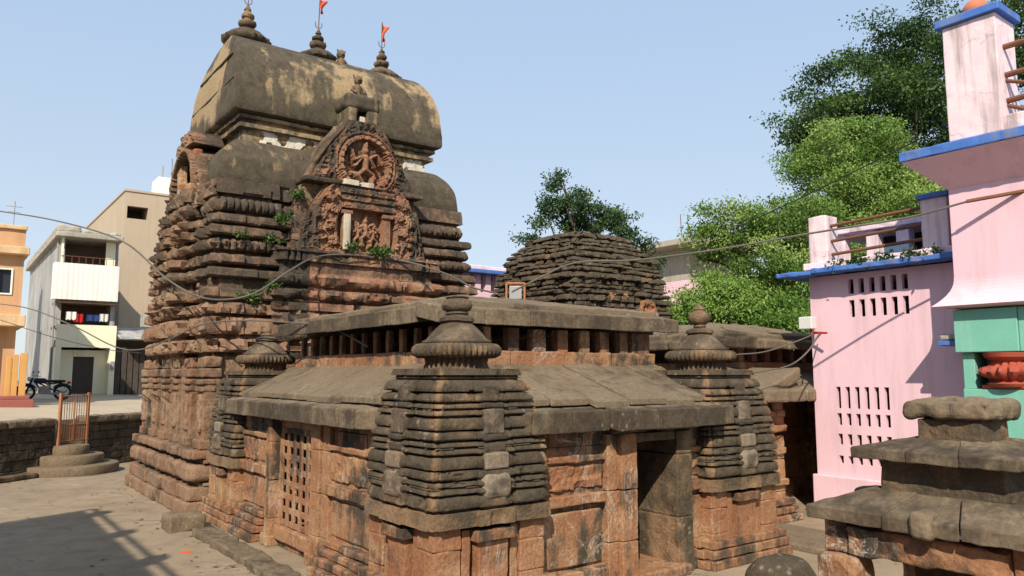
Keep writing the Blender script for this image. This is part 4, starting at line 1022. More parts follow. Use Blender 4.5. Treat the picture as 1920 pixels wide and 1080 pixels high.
# ================================================================== small shrine in the foreground
SX, SY = 1.42, -5.20
sh = thing('small_shrine', 'small stone shrine with a stepped three-tier slab roof beside the court', 'shrine', (SX, SY, 0))
ss = lambda V: .54 + (fbm(V, 2.6, 4, 121)-.5)*1.2
def tier(name, hw, ze, zt, hw2, T, seed, rough=.009):
    mb = MB()
    c = [(-hw, -hw), (hw, -hw), (hw, hw), (-hw, hw)]; e = [(-hw2, -hw2), (hw2, -hw2), (hw2, hw2), (-hw2, hw2)]
    for k in range(4):
        p, q = np.array(c[k]), np.array(c[(k+1) % 4]); p2, q2 = np.array(e[k]), np.array(e[(k+1) % 4]); cut = (0, .36, .68, 1) if k % 2 else (0, .55, 1)
        for i in range(len(cut)-1):
            ta, tb = cut[i]+.002*(i > 0), cut[i+1]-.002*(i < len(cut)-2)
            a0_, a1_ = p+(q-p)*ta, p+(q-p)*tb; b0_, b1_ = p2+(q2-p2)*ta, p2+(q2-p2)*tb
            jt = .004*((i+k) % 2)
            slab(mb, (SX+a0_[0], SY+a0_[1], ze+jt), (SX+a1_[0], SY+a1_[1], ze+jt), (SX+b1_[0], SY+b1_[1], zt+jt), (SX+b0_[0], SY+b0_[1], zt+jt), T, .03, rough, .012, ss, seed+k*3+i, 9)
    wbox(mb, SX-hw2-.02, SX+hw2+.02, SY-hw2-.02, SY+hw2+.02, zt-T*.9, zt-.01, .06, .008, .01, soil=ss)
    return mb.build(name, M['roof'], sh)
lo = tier('roof_tier', .86, 1.66, 1.80, .50, .105, 3)
for k in range(4):
    mb = MB()
    n_ = [(-1, 0), (0, -1), (1, 0), (0, 1)][k]
    a = np.array([SX, SY-.06*abs(n_[0])]) + np.array(n_)*.77
    wbox(mb, a[0]-(.15 if n_[0] else .085), a[0]+(.15 if n_[0] else .085), a[1]-(.085 if n_[0] else .15), a[1]+(.085 if n_[0] else .15), 1.53, 1.735, .03, .02, .05, soil=ss, seed=k); mb.build('ridge_knob', M['roof'], lo)
mb = MB(); wbox(mb, SX-.44, SX+.44, SY-.45, SY+.45, 1.74, 2.06, .05, .014, .02, soil=lambda V: .75 + (fbm(V, 2, 2, 5)-.5)*.6); mb.build('neck', M['dark'], sh)
tier('roof_tier', .60, 2.115, 2.20, .28, .085, 31)
mb = MB(); wbox(mb, SX-.235, SX+.235, SY-.245, SY+.245, 2.16, 2.355, .05, .014, .02, soil=.6); mb.build('neck', M['dark'], sh)
mb = MB(); wbox(mb, SX-.30, SX+.31, SY-.32, SY+.31, 2.35, 2.50, .022, .05, .05, f=7, soil=lambda V: .30 + (fbm(V, 4, 3, 6)-.5)*1.1, seed=3); mb.build('capstone', M['roof'], sh)
for k, (x, y) in enumerate(((-.66, -.66), (.66, -.66), (.66, .66), (-.66, .66))):
    mb = MB(); wbox(mb, SX+x-.16, SX+x+.16, SY+y-.16, SY+y+.16, 0, 1.30, .05, .03, .04, f=7, soil=lambda V: .22 + (fbm(V, 2.6, 3, 7)-.5)*1.0, seed=k); mb.build('corner_post', M['red'], sh)
for k in range(4):
    mb = MB(); bsoil = lambda V: .26 + (fbm(V, 3, 3, 8)-.5)*1.2
    if k < 2: wbox(mb, SX-.72, SX+.72, SY+(.58 if k else -.79), SY+(.79 if k else -.58), 1.31, 1.555, .04, .025, .02, f=8, soil=bsoil, seed=k)
    else: wbox(mb, SX+(.60 if k == 3 else -.765), SX+(.765 if k == 3 else -.60), SY-.572, SY+.572, 1.32, 1.52, .04, .03, .02, f=8, soil=bsoil, seed=k)
    mb.build('beam', M['red'], sh)
mb = MB(); wbox(mb, SX-.3, SX+.3, SY-.3, SY+.3, 0, 1.36, .1, .02, .04, soil=.9); mb.build('inner_pillar', M['dark'], sh)
mb = MB(); wbox(mb, SX-.95, SX+.95, SY-.95, SY+.95, -.02, .22, .1, .02, .03, soil=.5); mb.build('plinth', M['dark'], sh)

# loose stones and kerbs
def rock(label, x0, x1, y0, y1, z1, seed, mat='red', soil=.35, amp=.05, r=.08, name='stone_block'):
    mb = MB(); wbox(mb, x0, x1, y0, y1, -.03, z1, .07, amp, r, 4, soil=soil, seed=seed)
    return tag(mb.build(name, M[mat], None, smooth=True, ang=50), label, 'stone')
rock('squared rough stone block lying where the tower meets the hall turret', -1.75, -1.15, 6.3, 6.9, .27, 3, 'roof', .35, .05, .03)
rock('long rough kerb stone along the foot of the lattice window wall', -1.46, -1.10, 2.0, 5.9, .11, 5, 'roof', .45, .05, .02)
rock('uneven kerb stone at the near end of the lattice wall', -1.50, -1.12, -.9, 1.9, .10, 6, 'roof', .45, .05, .02)
rock('dark rounded boulder in front of the right turret', 2.28, 3.04, -3.0, -2.3, .66, 8, 'dark', .75, .03, .28, 'boulder')
rock('low step of worn slabs beside the right turret', 5.7, 7.0, -1.6, .6, .10, 9, 'roof', .3, .02, .03, 'stone_step')
rock('rough fallen stone at the foot of the second hall', 6.35, 6.8, .5, .95, .30, 12, 'red', .5)
mb = MB(); wbox(mb, -1.95, -1.80, 4.62, 4.72, .0, .012, .05, .004, .003); tag(mb.build('cloth_scrap', M['flag'], None), 'scrap of orange cloth lying on the court floor', 'cloth')

# ================================================================== compound wall, gate and round steps
cw = thing('compound_wall', 'low blackened stone wall between the sunken court and the road', 'wall', wallpt(0))
def wallbox(mb, s0, s1, d0, d1, z0, z1, **kw):
    def xf(P):
        Q = P.copy(); Q[:, 0] = W0[0] + WD[0]*P[:, 0] + WN[0]*P[:, 1]; Q[:, 1] = W0[1] + WD[1]*P[:, 0] + WN[1]*P[:, 1]; return Q
    return wbox(mb, s0, s1, d0, d1, z0, z1, xf=xf, **kw)
mb = MB(); rr = random.Random(3)
GS0, GS1 = 1.75, 2.85
for s0, s1 in ((-6, GS0), (GS1, 9)):
    z = 0
    while z < 1.25:
        h = rr.uniform(.18, .26); h = min(h, 1.32-z); s = s0
        while s < s1-.01:
            l = min(rr.uniform(.35, .8), s1-s); f = rr.uniform(-.012, .012)
            wallbox(mb, s+.004, s+l-.004, -.36+f*0, .0+f, z+.004, z+h-.004, seg=.12, amp=.014, r=.02, soil=rr.uniform(.65, 1.0)); s += l
        z += h
wallbox(mb, GS0, GS1, -.36, 0, 0, .74, seg=.12, amp=.014, r=.02, soil=.6)
mb.build('masonry', M['dark'], cw)
mb = MB()
for s0, s1 in ((-6, -2), (-2, .2), (.2, GS0), (GS1, 4.4), (4.4, 6.5), (6.5, 9)): wallbox(mb, s0+.004, s1-.004, -.46, .07, 1.30, 1.50, seg=.1, amp=.03, r=.05, soil=.38)
mb.build('coping', M['roof'], cw)
mb = MB(); wallbox(mb, -6, .9, .0, .4, 0, .14, seg=.12, amp=.03, r=.04, soil=.6); mb.build('foot_ledge', M['dark'], cw)
gt = thing('iron_gate', 'narrow rusty orange iron gate at the top of the round steps', 'gate', wallpt(2.3, .04, .74))
M['gatep'] = paint('rusty_orange_paint', (.42, .17, .075), (.30, .115, .05), stain=(.12, .06, .035), amt=.5)
def bar(mb, p, q, r): tube(mb, [p, q], r, 6)
for s in (GS0+.06, GS1-.06):
    mb = MB(); wallbox(mb, s-.035, s+.035, .02, .09, .50, 2.18, seg=.3, amp=0, r=.008); mb.build('post', M['gatep'], gt)
mb = MB()
for z in (.86, 1.30, 2.10): bar(mb, wallpt(GS0+.06, .055, z), wallpt(GS1-.06, .055, z), .02)
bar(mb, wallpt((GS0+GS1)/2, .055, .86), wallpt((GS0+GS1)/2, .055, 2.10), .024)
mb.build('leaf_frame', M['gatep'], gt)
mb = MB()
for k in range(11):
    s = GS0+.12 + k*(GS1-GS0-.24)/10; bar(mb, wallpt(s, .055, .86), wallpt(s, .055, 2.10), .009)
for k in range(12):
    s = GS0+.10 + k*(GS1-GS0-.2)/11; bar(mb, wallpt(s, .06, .88), wallpt(s, .06, 1.28), .012)
for z in (1.0, 1.14): bar(mb, wallpt(GS0+.06, .055, z), wallpt(GS1-.06, .055, z), .010)
mb.build('bars', M['gatep'], gt)
st = thing('round_steps', 'three half-round concrete steps leading up to the iron gate', 'steps', (-1.62, 16.75, 0))
for k, (r_o, z0, z1) in enumerate(((1.22, 0, .25), (.84, .25, .50), (.46, .50, .75))):
    mb = MB(); c = wallpt(2.12, .18 + (.0 if k else .02))
    lathe(mb, [(r_o-.01, z0-.01), (r_o, z0+.03), (r_o+.01, z1-.05), (r_o-.01, z1-.008), (r_o-.05, z1), (r_o*.5, z1+.003), (.05, z1+.004)], c[0], c[1], 48, soil=.3, jit=.012); mb.build('step', M['roof'], st, smooth=True, ang=45)

# fallen leaves along the wall foot and on the court
g_ = np.random.default_rng(12); n_ = 120
px_ = np.concatenate([g_.uniform(-3.6, -1.2, 40), -1.75 + .25*g_.normal(size=50), g_.uniform(1.0, 8.0, 30)]); py_ = np.concatenate([g_.uniform(2, 15, 40), g_.uniform(-1, 12, 50), g_.uniform(-3.2, -1.0, 30)])
mb = MB(); a_ = g_.uniform(0, 6.28, n_); s_ = g_.uniform(.03, .07, n_)
V = np.stack([np.stack([px_ + s_*np.cos(a_+k*1.57)*(1 if k % 2 else .5), py_ + s_*np.sin(a_+k*1.57)*(1 if k % 2 else .5), .012 + .012*g_.random(n_)], 1) for k in range(4)], 1).reshape(-1, 3)
mb.add(V, np.arange(n_*4).reshape(n_, 4)); o = mb.build('fallen_leaves', paint('dry_leaf', (.20, .12, .05), (.12, .08, .04)), None); o['kind'] = 'stuff'; o['label'] = 'dry fallen leaves scattered over the court floor'; o['category'] = 'leaves'

# ================================================================== pink building on the right
def bx(mb, x0, x1, y0, y1, z0, z1, mat=0, r=0., seg=9., amp=0., **kw): return wbox(mb, x0, x1, y0, y1, z0, z1, seg, amp, r, mat=mat, **kw)
pk = thing('pink_building', 'pink plastered building with blue painted eaves, slotted vents and roof pillars', 'building', (9.5, -2.5, 0))
PX, PT = 8.5, .09
mb = MB()
def slots(mb, ya, yb, za, zb, rows, n, bw, x0=PX, x1=PX+PT, tilt=0):
    """wall field between ya..yb, za..zb pierced by n columns of upright slots in the given z rows"""
    p = (yb-ya-bw)/n
    for i in range(n+1): bx(mb, x0, x1, ya+i*p, ya+i*p+bw, za, zb)
    zz = [za] + [q for r_ in rows for q in r_] + [zb]
    for k in range(0, len(zz), 2):
        if zz[k+1]-zz[k] > .004:
            for i in range(n): bx(mb, x0, x1, ya+i*p+bw, ya+(i+1)*p, zz[k], zz[k+1])
yA, yB = -3.2, .50
fields = [((-1.06, .14), (1.0, 2.50)), ((-1.50, -.20), (3.72, 4.50))]
bx(mb, PX, PX+PT, yA, -1.50, 0, 4.58); bx(mb, PX, PX+PT, .14, yB, 0, 4.58)
bx(mb, PX, PX+PT, -1.50, .14, 0, 1.0); bx(mb, PX, PX+PT, -1.50, .14, 2.5, 3.72); bx(mb, PX, PX+PT, -1.50, .14, 4.50, 4.58)
bx(mb, PX, PX+PT, -1.50, -1.06, 1.0, 2.5); bx(mb, PX, PX+PT, -.20, .14, 3.72, 4.5)
slots(mb, -1.06, .14, 1.0, 2.5, [(1.06, 1.20), (1.40, 1.60), (1.76, 1.98), (2.07, 2.47)], 6, .095)
slots(mb, -1.50, -.20, 3.72, 4.5, [(3.76, 4.08), (4.20, 4.47)], 6, .095)
bx(mb, PX+PT, 13, yB-.14, yB, 0, 4.58); bx(mb, 12.86, 13, yA, yB-.14, 0, 4.58)
mb.build('wall', M['pink'], pk)
mb = MB(); bx(mb, PX+.45, PX+.55, yA, yB-.15, .1, 4.4); mb.build('slot_shade_sheet', M['shade_black'], pk)  # added sheet behind the slots, interior shade put into its colour
mb = MB(); bx(mb, PX-.10, PX-.001, yA, yB+.05, 0, .82, r=.02, seg=.2, amp=.004); mb.build('plinth_band', M['pink'], pk)
mb = MB()
wbox(mb, PX-.40, 13.2, yA, .22, 4.60, 4.70, .08, .022, .02, 7); wbox(mb, PX-.42, 13.2, .223, .96, 4.58, 4.665, .08, .022, .02, 7)
mb.build('eave', M['blue'], pk)
mb = MB(); wbox(mb, PX-.2, PX-.04, yA, .5, 4.70, 4.84, .1, .02, .02)
rr = random.Random(5)
mb.build('roof_kerb', M['palepink'], pk)
mb = MB(); leaves(mb, [(PX-.28, -1.3, 4.76, .08, 1.0, .06), (PX-.3, -.4, 4.74, .06, .5, .04)], 46, 10, .06, .08, 5, tone=.15)
tag(mb.build('dry_weeds', M['weed'], None), 'dry weeds growing along the blue eave of the pink building', 'plant')
for y0, y1, z1, cap in ((.06, .44, 5.76, 0), (-2.16, -1.72, 5.72, 1)):
    mb = MB(); wbox(mb, PX-.06, PX+.34, y0, y1, 4.7, z1, .12, .012, .02); p = mb.build('roof_pillar', M['palepink'], pk)
    if cap: mb = MB(); wbox(mb, PX-.12, PX+.40, y0-.05, y1+.05, z1, z1+.09, .12, .01, .02); mb.build('pillar_cap', M['blue'], p)
for z in (5.02, 5.28, 5.58):
    mb = MB(); tube(mb, [(PX+.1, .06, z-.02), (PX+.1, -1.72, z+.04)], .032, 7); mb.build('rail', M['iron'], pk)
for z in (5.0, 5.26, 5.52):
    mb = MB(); tube(mb, [(PX+.1, -2.16, z), (PX+.1, -3.1, z+.03)], .032, 7); mb.build('rail', M['iron'], pk)
mb = MB()
wbox(mb, 10.0, 10.25, -1.5, .8, 4.7, 4.98, .3, .01, .02)
wbox(mb, 9.9, 12.4, -1.7, 1.0, 5.62, 5.74, .2, .02, .02)
for y in (.72, .0, -.62, -1.5): wbox(mb, 10.0, 10.24, y-.13, y+.13, 4.98, 5.62, .2, .01, .02)
wbox(mb, 12.1, 12.3, -1.6, .9, 4.7, 5.62, .5, .01, .02)
rm = mb.build('roof_shelter', M['palepink'], pk)
mb = MB(); wbox(mb, 10.9, 10.95, -1.6, .25, 4.7, 5.61, .5, 0, .01); mb.build('shelter_shade_sheet', M['shade_black'], rm)  # added backing sheet, painted dark for the shade under the shelter roof
mb = MB(); wbox(mb, 9.92, 9.97, -.78, -.28, 4.84, 5.24, .3, 0, .01); mb.build('pale_sheet', paint('pale_blue_sheet', (.48, .56, .60), (.42, .52, .56)), rm)
mb = MB(); bx(mb, 8.7, 12.9, yA, .30, 4.42, 4.56); mb.build('roof_slab', M['concrete'], pk)
# taller block nearest the camera
KX, KY = 7.7, -2.52
mb = MB(); bx(mb, KX, 12, -8.0, KY, 3.72, 5.68)
def flare(mb, n=8):
    for k in range(n):
        t0_, t1_ = k/n, (k+1)/n; o0, o1 = .26*(1-t0_)**2.2, .26*(1-t1_)**2.2; za, zb = 3.76+.46*t0_, 3.76+.46*t1_
        V = []; 
        for o_, z in ((o0, za), (o1, zb)): V += [(KX-o_-.003, -8, z), (KX-o_-.003, KY+o_+.003, z), (12, KY+o_+.003, z)]
        mb.add(V, [[0, 3, 4, 1], [1, 4, 5, 2]])
    mb.add([(KX-.263, -8, 3.76), (KX-.263, KY+.263, 3.76), (12, KY+.263, 3.76), (12, KY-.3, 3.719), (KX+.02, KY-.3, 3.719), (KX+.02, -8, 3.719)], [[0, 1, 4, 5], [1, 2, 3, 4]])
flare(mb)
# sloped soffit under the eave slab
mb.add([(KX-.002, -8, 5.64), (KX-.002, KY+.002, 5.64), (12, KY+.002, 5.64), (7.22, -8, 6.115), (7.22, -2.02, 6.115), (12, -2.02, 6.115)], [[0, 3, 4, 1], [1, 4, 5, 2]])
bx(mb, KX+.5, 12, -8, KY-.02, 0, 3.719)
mb.build('block_wall', M['pink'], pk)
mb = MB(); wbox(mb, 7.2, 12, -8, -2.0, 6.12, 6.275, .1, .016, .02, 6); mb.build('block_eave', M['blue'], pk)
mb = MB(); wbox(mb, 7.26, 7.96, -3.52, -2.76, 6.28, 8.12, .14, .008, .02); pl = mb.build('block_pillar', M['palepink'], pk)
mb = MB(); wbox(mb, 7.19, 8.03, -3.60, -2.68, 8.12, 8.25, .14, .006, .02); cp = mb.build('pillar_cap', M['blue'], pl)
mb = MB(); lathe(mb, [(.08, 8.25), (.15, 8.28), (.19, 8.36), (.18, 8.44), (.12, 8.52), (.05, 8.56)], 7.6, -3.14, 24, jit=0); mb.build('clay_ball', paint('terracotta', (.50, .18, .10), (.44, .15, .08)), cp, smooth=True)
for z0, z1 in ((7.62, 7.62), (7.18, 7.2), (6.78, 6.85)):
    mb = MB(); tube(mb, [(7.5, -3.5, z0), (7.5, -6.5, z1)], .045, 7); mb.build('rail', M['iron'], pk)
for (a, b) in (((7.5, -3.5, 7.1), (7.5, -4.4, 6.75)), ((7.5, -3.5, 6.72), (7.5, -4.1, 6.4))):
    mb = MB(); tube(mb, [a, b], .03, 7); mb.build('rail', M['iron'], pk)
mb = MB(); wbox(mb, 7.32, 7.5, -6.5, -3.52, 6.28, 6.52, .14, .02, .02); wbox(mb, 9.0, 9.4, -5.5, -3.9, 6.28, 7.2, .3, .01, .02); mb.build('roof_parapet', M['palepink'], pk)
mb = MB(); wbox(mb, KX-.06, KX+.6, -3.38, KY+.03, 3.04, 3.70, .2, .004, .012); wbox(mb, KX-.03, KX+.6, -8, -3.385, 3.04, 3.70, .3, .004, .01); mb.build('teal_fascia', M['teal'], pk)
mb = MB(); wbox(mb, KX+.02, KX+.5, -3.4, KY-.02, 0, 2.48, .2, .004, .012); wbox(mb, KX+.06, KX+.5, -8, -3.41, 0, 3.03, .3, .004, .01); wbox(mb, KX+.04, KX+.5, -2.72, KY-.03, 2.48, 3.03, .2, .004, .01); mb.build('teal_wall', M['teal'], pk)
mb = MB()
lathe(mb, [(.20, 2.50), (.30, 2.52), (.33, 2.56), (.24, 2.60), (.26, 2.63), (.36, 2.68), (.40, 2.74), (.37, 2.80), (.26, 2.84), (.24, 2.90), (.34, 2.96), (.36, 3.03)], KX+.20, -3.16, 60, 16, (2.62, 2.84), ribamp=.25, jit=.008)
bx(mb, KX+.0, KX+.4, -3.6, -2.82, 2.49, 2.54, r=.01, seg=.1); bx(mb, KX+.05, KX+.4, -3.5, -2.86, 2.985, 3.03, r=.01, seg=.1)
mb.build('lotus_capital', M['redsculpt'], pk, smooth=True, ang=40)
mb = MB(); wbox(mb, KX+.1, PX-.01, KY+.01, -2.16, 3.16, 3.24, .1, .008, .01); sh_ = mb.build('small_eave', M['blue'], pk)
mb = MB(); wbox(mb, KX+.12, PX-.01, KY+.01, -2.18, 3.243, 3.34, .08, .015, .03, soil=.3); mb.build('eave_top', M['concrete'], sh_)
mb = MB(); tube(mb, [(7.72, -3.6, 5.42), (7.35, -2.92, 5.33)], .03, 7); tag(mb.build('wooden_pole', M['iron'], None), 'reddish bracket pole fixed to the pink wall and holding the thick cable', 'pole')
fl = thing('floodlight', 'small pale floodlight on a bracket at the corner of the pink wall', 'lamp', (8.3, .45, 3.6))
mb = MB(); wbox(mb, 8.16, 8.34, .28, .56, 3.56, 3.80, .1, 0, .02); mb.build('housing', M['lightbox'], fl)
mb = MB(); tube(mb, [(8.25, .36, 3.56), (8.27, .34, 3.48), (8.5, .30, 3.50)], .025, 7); tube(mb, [(8.3, .34, 3.50), (8.2, .0, 3.47)], .02, 7); mb.build('bracket', M['redp'], fl)

# ================================================================== overhead cables
def smoothpts(pts, k=6):
    p = np.array(pts, float); q = np.vstack([2*p[0]-p[1], p, 2*p[-1]-p[-2]]); out = []
    for i in range(1, len(q)-2):
        for t in np.linspace(0, 1, k, endpoint=False):
            a, b, c, d = q[i-1], q[i], q[i+1], q[i+2]
            out.append(.5*((2*b) + (-a+c)*t + (2*a-5*b+4*c-d)*t*t + (-a+3*b-3*c+d)*t**3))
    out.append(p[-1]); return out
def cable(pts, r, label, mat='cable'):
    mb = MB(); tube(mb, smoothpts(pts), r, 6); tag(mb.build('cable', M[mat], None, smooth=True), label, 'cable', 'overhead cables')
CA = [(-4.71, 17.86, 7.33), (-4.04, 16.11, 6.99), (-2.96, 13.43, 6.42), (-1.93, 11.04, 5.7), (-1.4, 9.15, 4.72), (-1.17, 7.48, 4.21), (-0.92, 6.42, 4.07), (-0.52, 6.0, 4.19), (0.23, 6.44, 4.68), (1.23, 7.6, 5.19), (1.97, 7.6, 5.32), (3.43, 7.6, 5.3), (3.9, 6.6, 4.95), (3.7, 5.2, 4.5), (3.35, 3.9, 4.25)]
cable(CA, .019, 'thick grey cable sagging deep across the tower and draped over its front ledge')
cable([(-4.48, 20.18, 4.86), (-3.77, 18.4, 4.71), (-3.12, 16.67, 4.47), (-2.45, 13.67, 3.88), (-1.91, 11.4, 3.33), (-1.63, 9.95, 3.23), (-1.33, 8.73, 3.42), (-1.01, 7.61, 3.67), (-.62, 6.57, 3.7), (-.27, 5.56, 3.64), (.1, 4.29, 3.52), (.18, 3.6, 3.34), (.24, 2.94, 3.13)], .015, 'lower grey cable running past the tower and down onto the hall clerestory')
cable([(3.35, 3.36, 4.22), (3.63, 2.91, 4.45), (4.04, 2.35, 4.71), (4.75, 1.44, 4.72), (5.49, .27, 4.83), (6.28, -.94, 5.01), (7.06, -2.14, 5.17), (7.36, -2.93, 5.33)], .018, 'thick grey cable from the hall roof lamp frame to the pink wall')
cable([(8.13, 2.05, 5.72), (8.42, .58, 6.18), (8.5, -.72, 6.55), (8.52, -1.98, 6.89), (8.63, -3.07, 7.26)], .012, 'thin dark wire rising past the green trees to the tall pink pillar', 'black')
cable([(5.66, .14, 3.03), (6.35, 0, 3.10), (7.37, -.13, 3.37), (8.2, .3, 3.5)], .012, 'thin pale wire behind the right turret leading to the floodlight')
cable([(6.23, -.28, 2.79), (6.72, -.27, 2.90), (7.2, -.26, 3.14), (8.3, .2, 3.5)], .014, 'short drooping cable below the floodlight')
cable([(-4.47, 20.17, 4.56), (-3.74, 18.38, 4.25), (-2.73, 15.14, 3.66), (-1.96, 12.06, 3.28), (-1.73, 9.4, 3.14)], .009, 'thinnest dark wire at the left running low past the houses', 'black')
lf = thing('lamp_frame', 'orange pipe frame holding a grey lamp on top of the hall roof', 'lamp', (3.45, 3.45, 3.98))
mb = MB(); dx, dy = RGT
pts = [(3.42, 3.62), (3.42+.34*dx, 3.62+.34*dy)]
for x, y in pts: tube(mb, [(x, y, 3.95), (x, y, 4.42)], .022, 6)
for z in (4.05, 4.41): tube(mb, [(*pts[0], z), (*pts[1], z)], .022, 6)
mb.build('frame', M['gatep'], lf)
mb = MB(); a = pts[0]; wbox(mb, -.12, .12, -.06, .06, 0, .26, .1, 0, .02, xf=lambda P: np.stack([3.42+.17*dx+P[:, 0]*dx-P[:, 1]*dy, 3.62+.17*dy+P[:, 0]*dy+P[:, 1]*dx, 4.10+P[:, 2]], 1)); mb.build('lamp', M['metal'], lf)

# ================================================================== trees
LIGHT = [(17.76, 4.84, 7.78, 2.33, 2.33, 1.82), (14.98, 5.67, 7.24, 1.44, 1.44, .95), (13.53, 6.13, 7.46, .7, .7, .30), (19.51, 4.79, 9.98, 1.65, 1.65, 1.12), (14.68, 5.9, 5.77, 1.6, 1.6, 1.11), (17.27, 5.21, 5.56, 1.66, 1.66, 1.49), (19.63, 4.08, 7.89, 1.19, 1.19, 1.52), (17.6, 5.59, 9.3, 1.19, 1.19, 1.01), (18.97, 5.19, 10.81, 1.04, 1.04, .52), (13.66, 6.65, 6.58, .96, .96, .55)]
DARK = [(29.64, 10.96, 15.84, 2.75, 2.75, 1.36), (27.03, 11.66, 14.57, 1.46, 1.46, .84), (33.47, 9.34, 18.42, 3.34, 3.34, 2.04), (36.79, 8.12, 20.28, 3.16, 3.16, 1.44), (38.24, 7.04, 18.56, 2.9, 2.9, 2.36), (31.63, 9.47, 14.25, 3.5, 3.5, 2.23), (28.71, 11.65, 13.19, 1.75, 1.75, 1.24), (27.5, 12.55, 13.98, 1., 1., .62), (30.25, 10.5, 10.84, 3.74, 3.74, 2.48), (36.81, 6.86, 13.21, 3.08, 3.08, 3.06), (34.61, 9.74, 20.85, 1.32, 1.32, .65)]
PEEP = [(12.38, 12.6, 8.71, .75, .75, .84), (12.23, 12.71, 9.49, .41, .41, .41), (12.91, 12.2, 8.03, 1.03, 1.03, .65), (13.6, 11.69, 8.42, .66, .66, .47), (14.2, 11.24, 7.84, .75, .75, .56), (14.73, 10.85, 7.26, .56, .56, .65), (15.02, 10.63, 6.49, .37, .37, .65), (11.77, 13.05, 8.22, .41, .41, .41), (11.46, 13.28, 7.45, .41, .41, .37), (13.15, 12.03, 9., .3, .3, .26), (15.08, 10.58, 5.73, .26, .26, .47)]
BUSH = [(12.58, 6.84, 4.36, 1.17, 1.17, 0.65), (13.29, 5.68, 4.63, 1.22, 1.22, 0.61), (14.1, 4.83, 4.69, 1.06, 1.06, 0.83), (12.01, 7.26, 4.24, 0.62, 0.62, 0.4), (13.54, 4.99, 4.04, 1.65, 1.65, 0.48), (13.15, 6.41, 4.91, 0.78, 0.78, 0.54)]
tree('broad_tree', 'tall dark green spreading tree behind the pink building', 'tree', DARK, (33, 9.7, 0), (33, 9.7, 9), .5, 'leafd', 1800, 74, .38, .165, 1, flat=.36, inner=.4, sub_=15)
tree('feathery_tree', 'pale yellow-green feathery tree in front of the dark spreading tree', 'tree', LIGHT, (17.2, 5.3, 0), (17.2, 5.3, 5), .28, 'leaf', 1750, 74, .20, .094, 2, flat=.55, inner=.4, sub_=17, tone=.08)
tree('peepal_tree', 'sparse dark-leaved tree rising behind the ruined tower', 'tree', PEEP, (13.3, 12, 0), (13.3, 12, 6.8), .16, 'leafp', 430, 30, .13, .115, 3, flat=.7, inner=.2, sub_=9, tone=.05)
tree('leafy_shrub', 'bright green bushy shrub above the second hall roof', 'shrub', BUSH, (13.6, 6.2, 0), (13.6, 6.2, 3.6), .14, 'leafb', 1300, 70, .2, .088, 4, flat=.6, inner=.4, sub_=9, tone=.1)

# ================================================================== far concrete building and pink veranda
cb = thing('unfinished_building', 'unfinished grey concrete building with a roof slab and bare rods behind the trees', 'building', (32, 24, 0))
mb = MB(); bx(mb, 30.3, 36, 21.9, 28, 0, 8.3); cbw = mb.build('wall', M['pink'], cb)
mb = MB(); bx(mb, 30.29, 36.01, 21.89, 28, 8.3, 10.2); mb.build('upper_wall', M['concrete'], cb)
mb = MB(); wbox(mb, 28.9, 37, 20.4, 29, 10.2, 10.55, 1, .02, .03); wbox(mb, 30.5, 37, 21, 29, 10.552, 10.9, 1, .02, .03); mb.build('roof_slab', M['concrete'], cb)
mb = MB(); rr = random.Random(3)
for k in range(12): x = 29.2+.6*k; tube(mb, [(x, 21.5, 10.5), (x+rr.uniform(-.1, .1), 21.5, 11.5+rr.uniform(0, .9))], .025, 5)
mb.build('steel_rods', M['iron'], cb)
mb = MB()
for k in range(5): bx(mb, 30.1, 30.29, 22.3+1.1*k, 22.45+1.1*k, 8.6, 8.75)
vr = thing('pink_veranda', 'pink pillared veranda with a blue roof edge seen between tower and ruined temple', 'building', (10, 14, 0))
mb = MB(); bx(mb, 8.6, 12, 14.0, 17, 0, 5.5); 
for k in range(8): bx(mb, 8.6+.42*k, 8.82+.42*k, 13.6, 13.8, 5.5, 6.12)
bx(mb, 8.6, 12, 13.59, 13.99, 0, 5.5); bx(mb, 8.6, 12, 15, 15.2, 5.5, 6.12); mb.build('wall', M['pink'], vr)
mb = MB(); wbox(mb, 8.3, 12.2, 13.3, 17, 6.12, 6.25, .4, .01, .02); mb.build('roof_edge', M['blue'], vr)
mb = MB(); wbox(mb, 8.5, 12.1, 13.6, 17, 6.25, 6.42, .4, .02, .03); mb.build('roof_top', M['palepink'], vr)

# ================================================================== houses across the road
wh = thing('white_house', 'narrow three-storey house with white corrugated balcony fronts and a mouldy grey side wall', 'house', (.3, 33, 1.7))
X0, X1, YF = -.95, 1.46, 31.3
mb = MB(); bx(mb, X0, X0+.2, YF+.7, 46, 1.3, 9.0); bx(mb, X1-.2, X1, YF+.7, 46, 1.3, 9.0); bx(mb, X0+.2, X1-.2, 38, 38.2, 1.3, 9); mb.build('side_wall', M['greywall'], wh)
def corrug(mb, x0, x1, y, z0, z1, n):
    xs = np.linspace(x0, x1, n*2+1); V = []
    for i, x in enumerate(xs): V += [(x, y - .012*(i % 2), z0), (x, y - .012*(i % 2), z1)]
    mb.add(V, [[2*i, 2*i+2, 2*i+3, 2*i+1] for i in range(len(xs)-1)]); bx(mb, x0, x1, y+.003, y+.06, z0, z1)
mb = MB(); corrug(mb, -1.18, 1.42, YF, 6.04, 7.68, 13); bx(mb, -1.18, -1.12, YF+.061, YF+.75, 6.04, 7.68); mb.build('upper_balcony', M['whitewash'], wh)
mb = MB(); bx(mb, X0+.01, X1-.01, YF, YF+.12, 3.9, 4.92); bx(mb, X0+.01, -.72, YF+.002, YF+.7, 1.4, 3.898); bx(mb, 1.22, X1-.01, YF+.002, YF+.7, 1.4, 3.898)
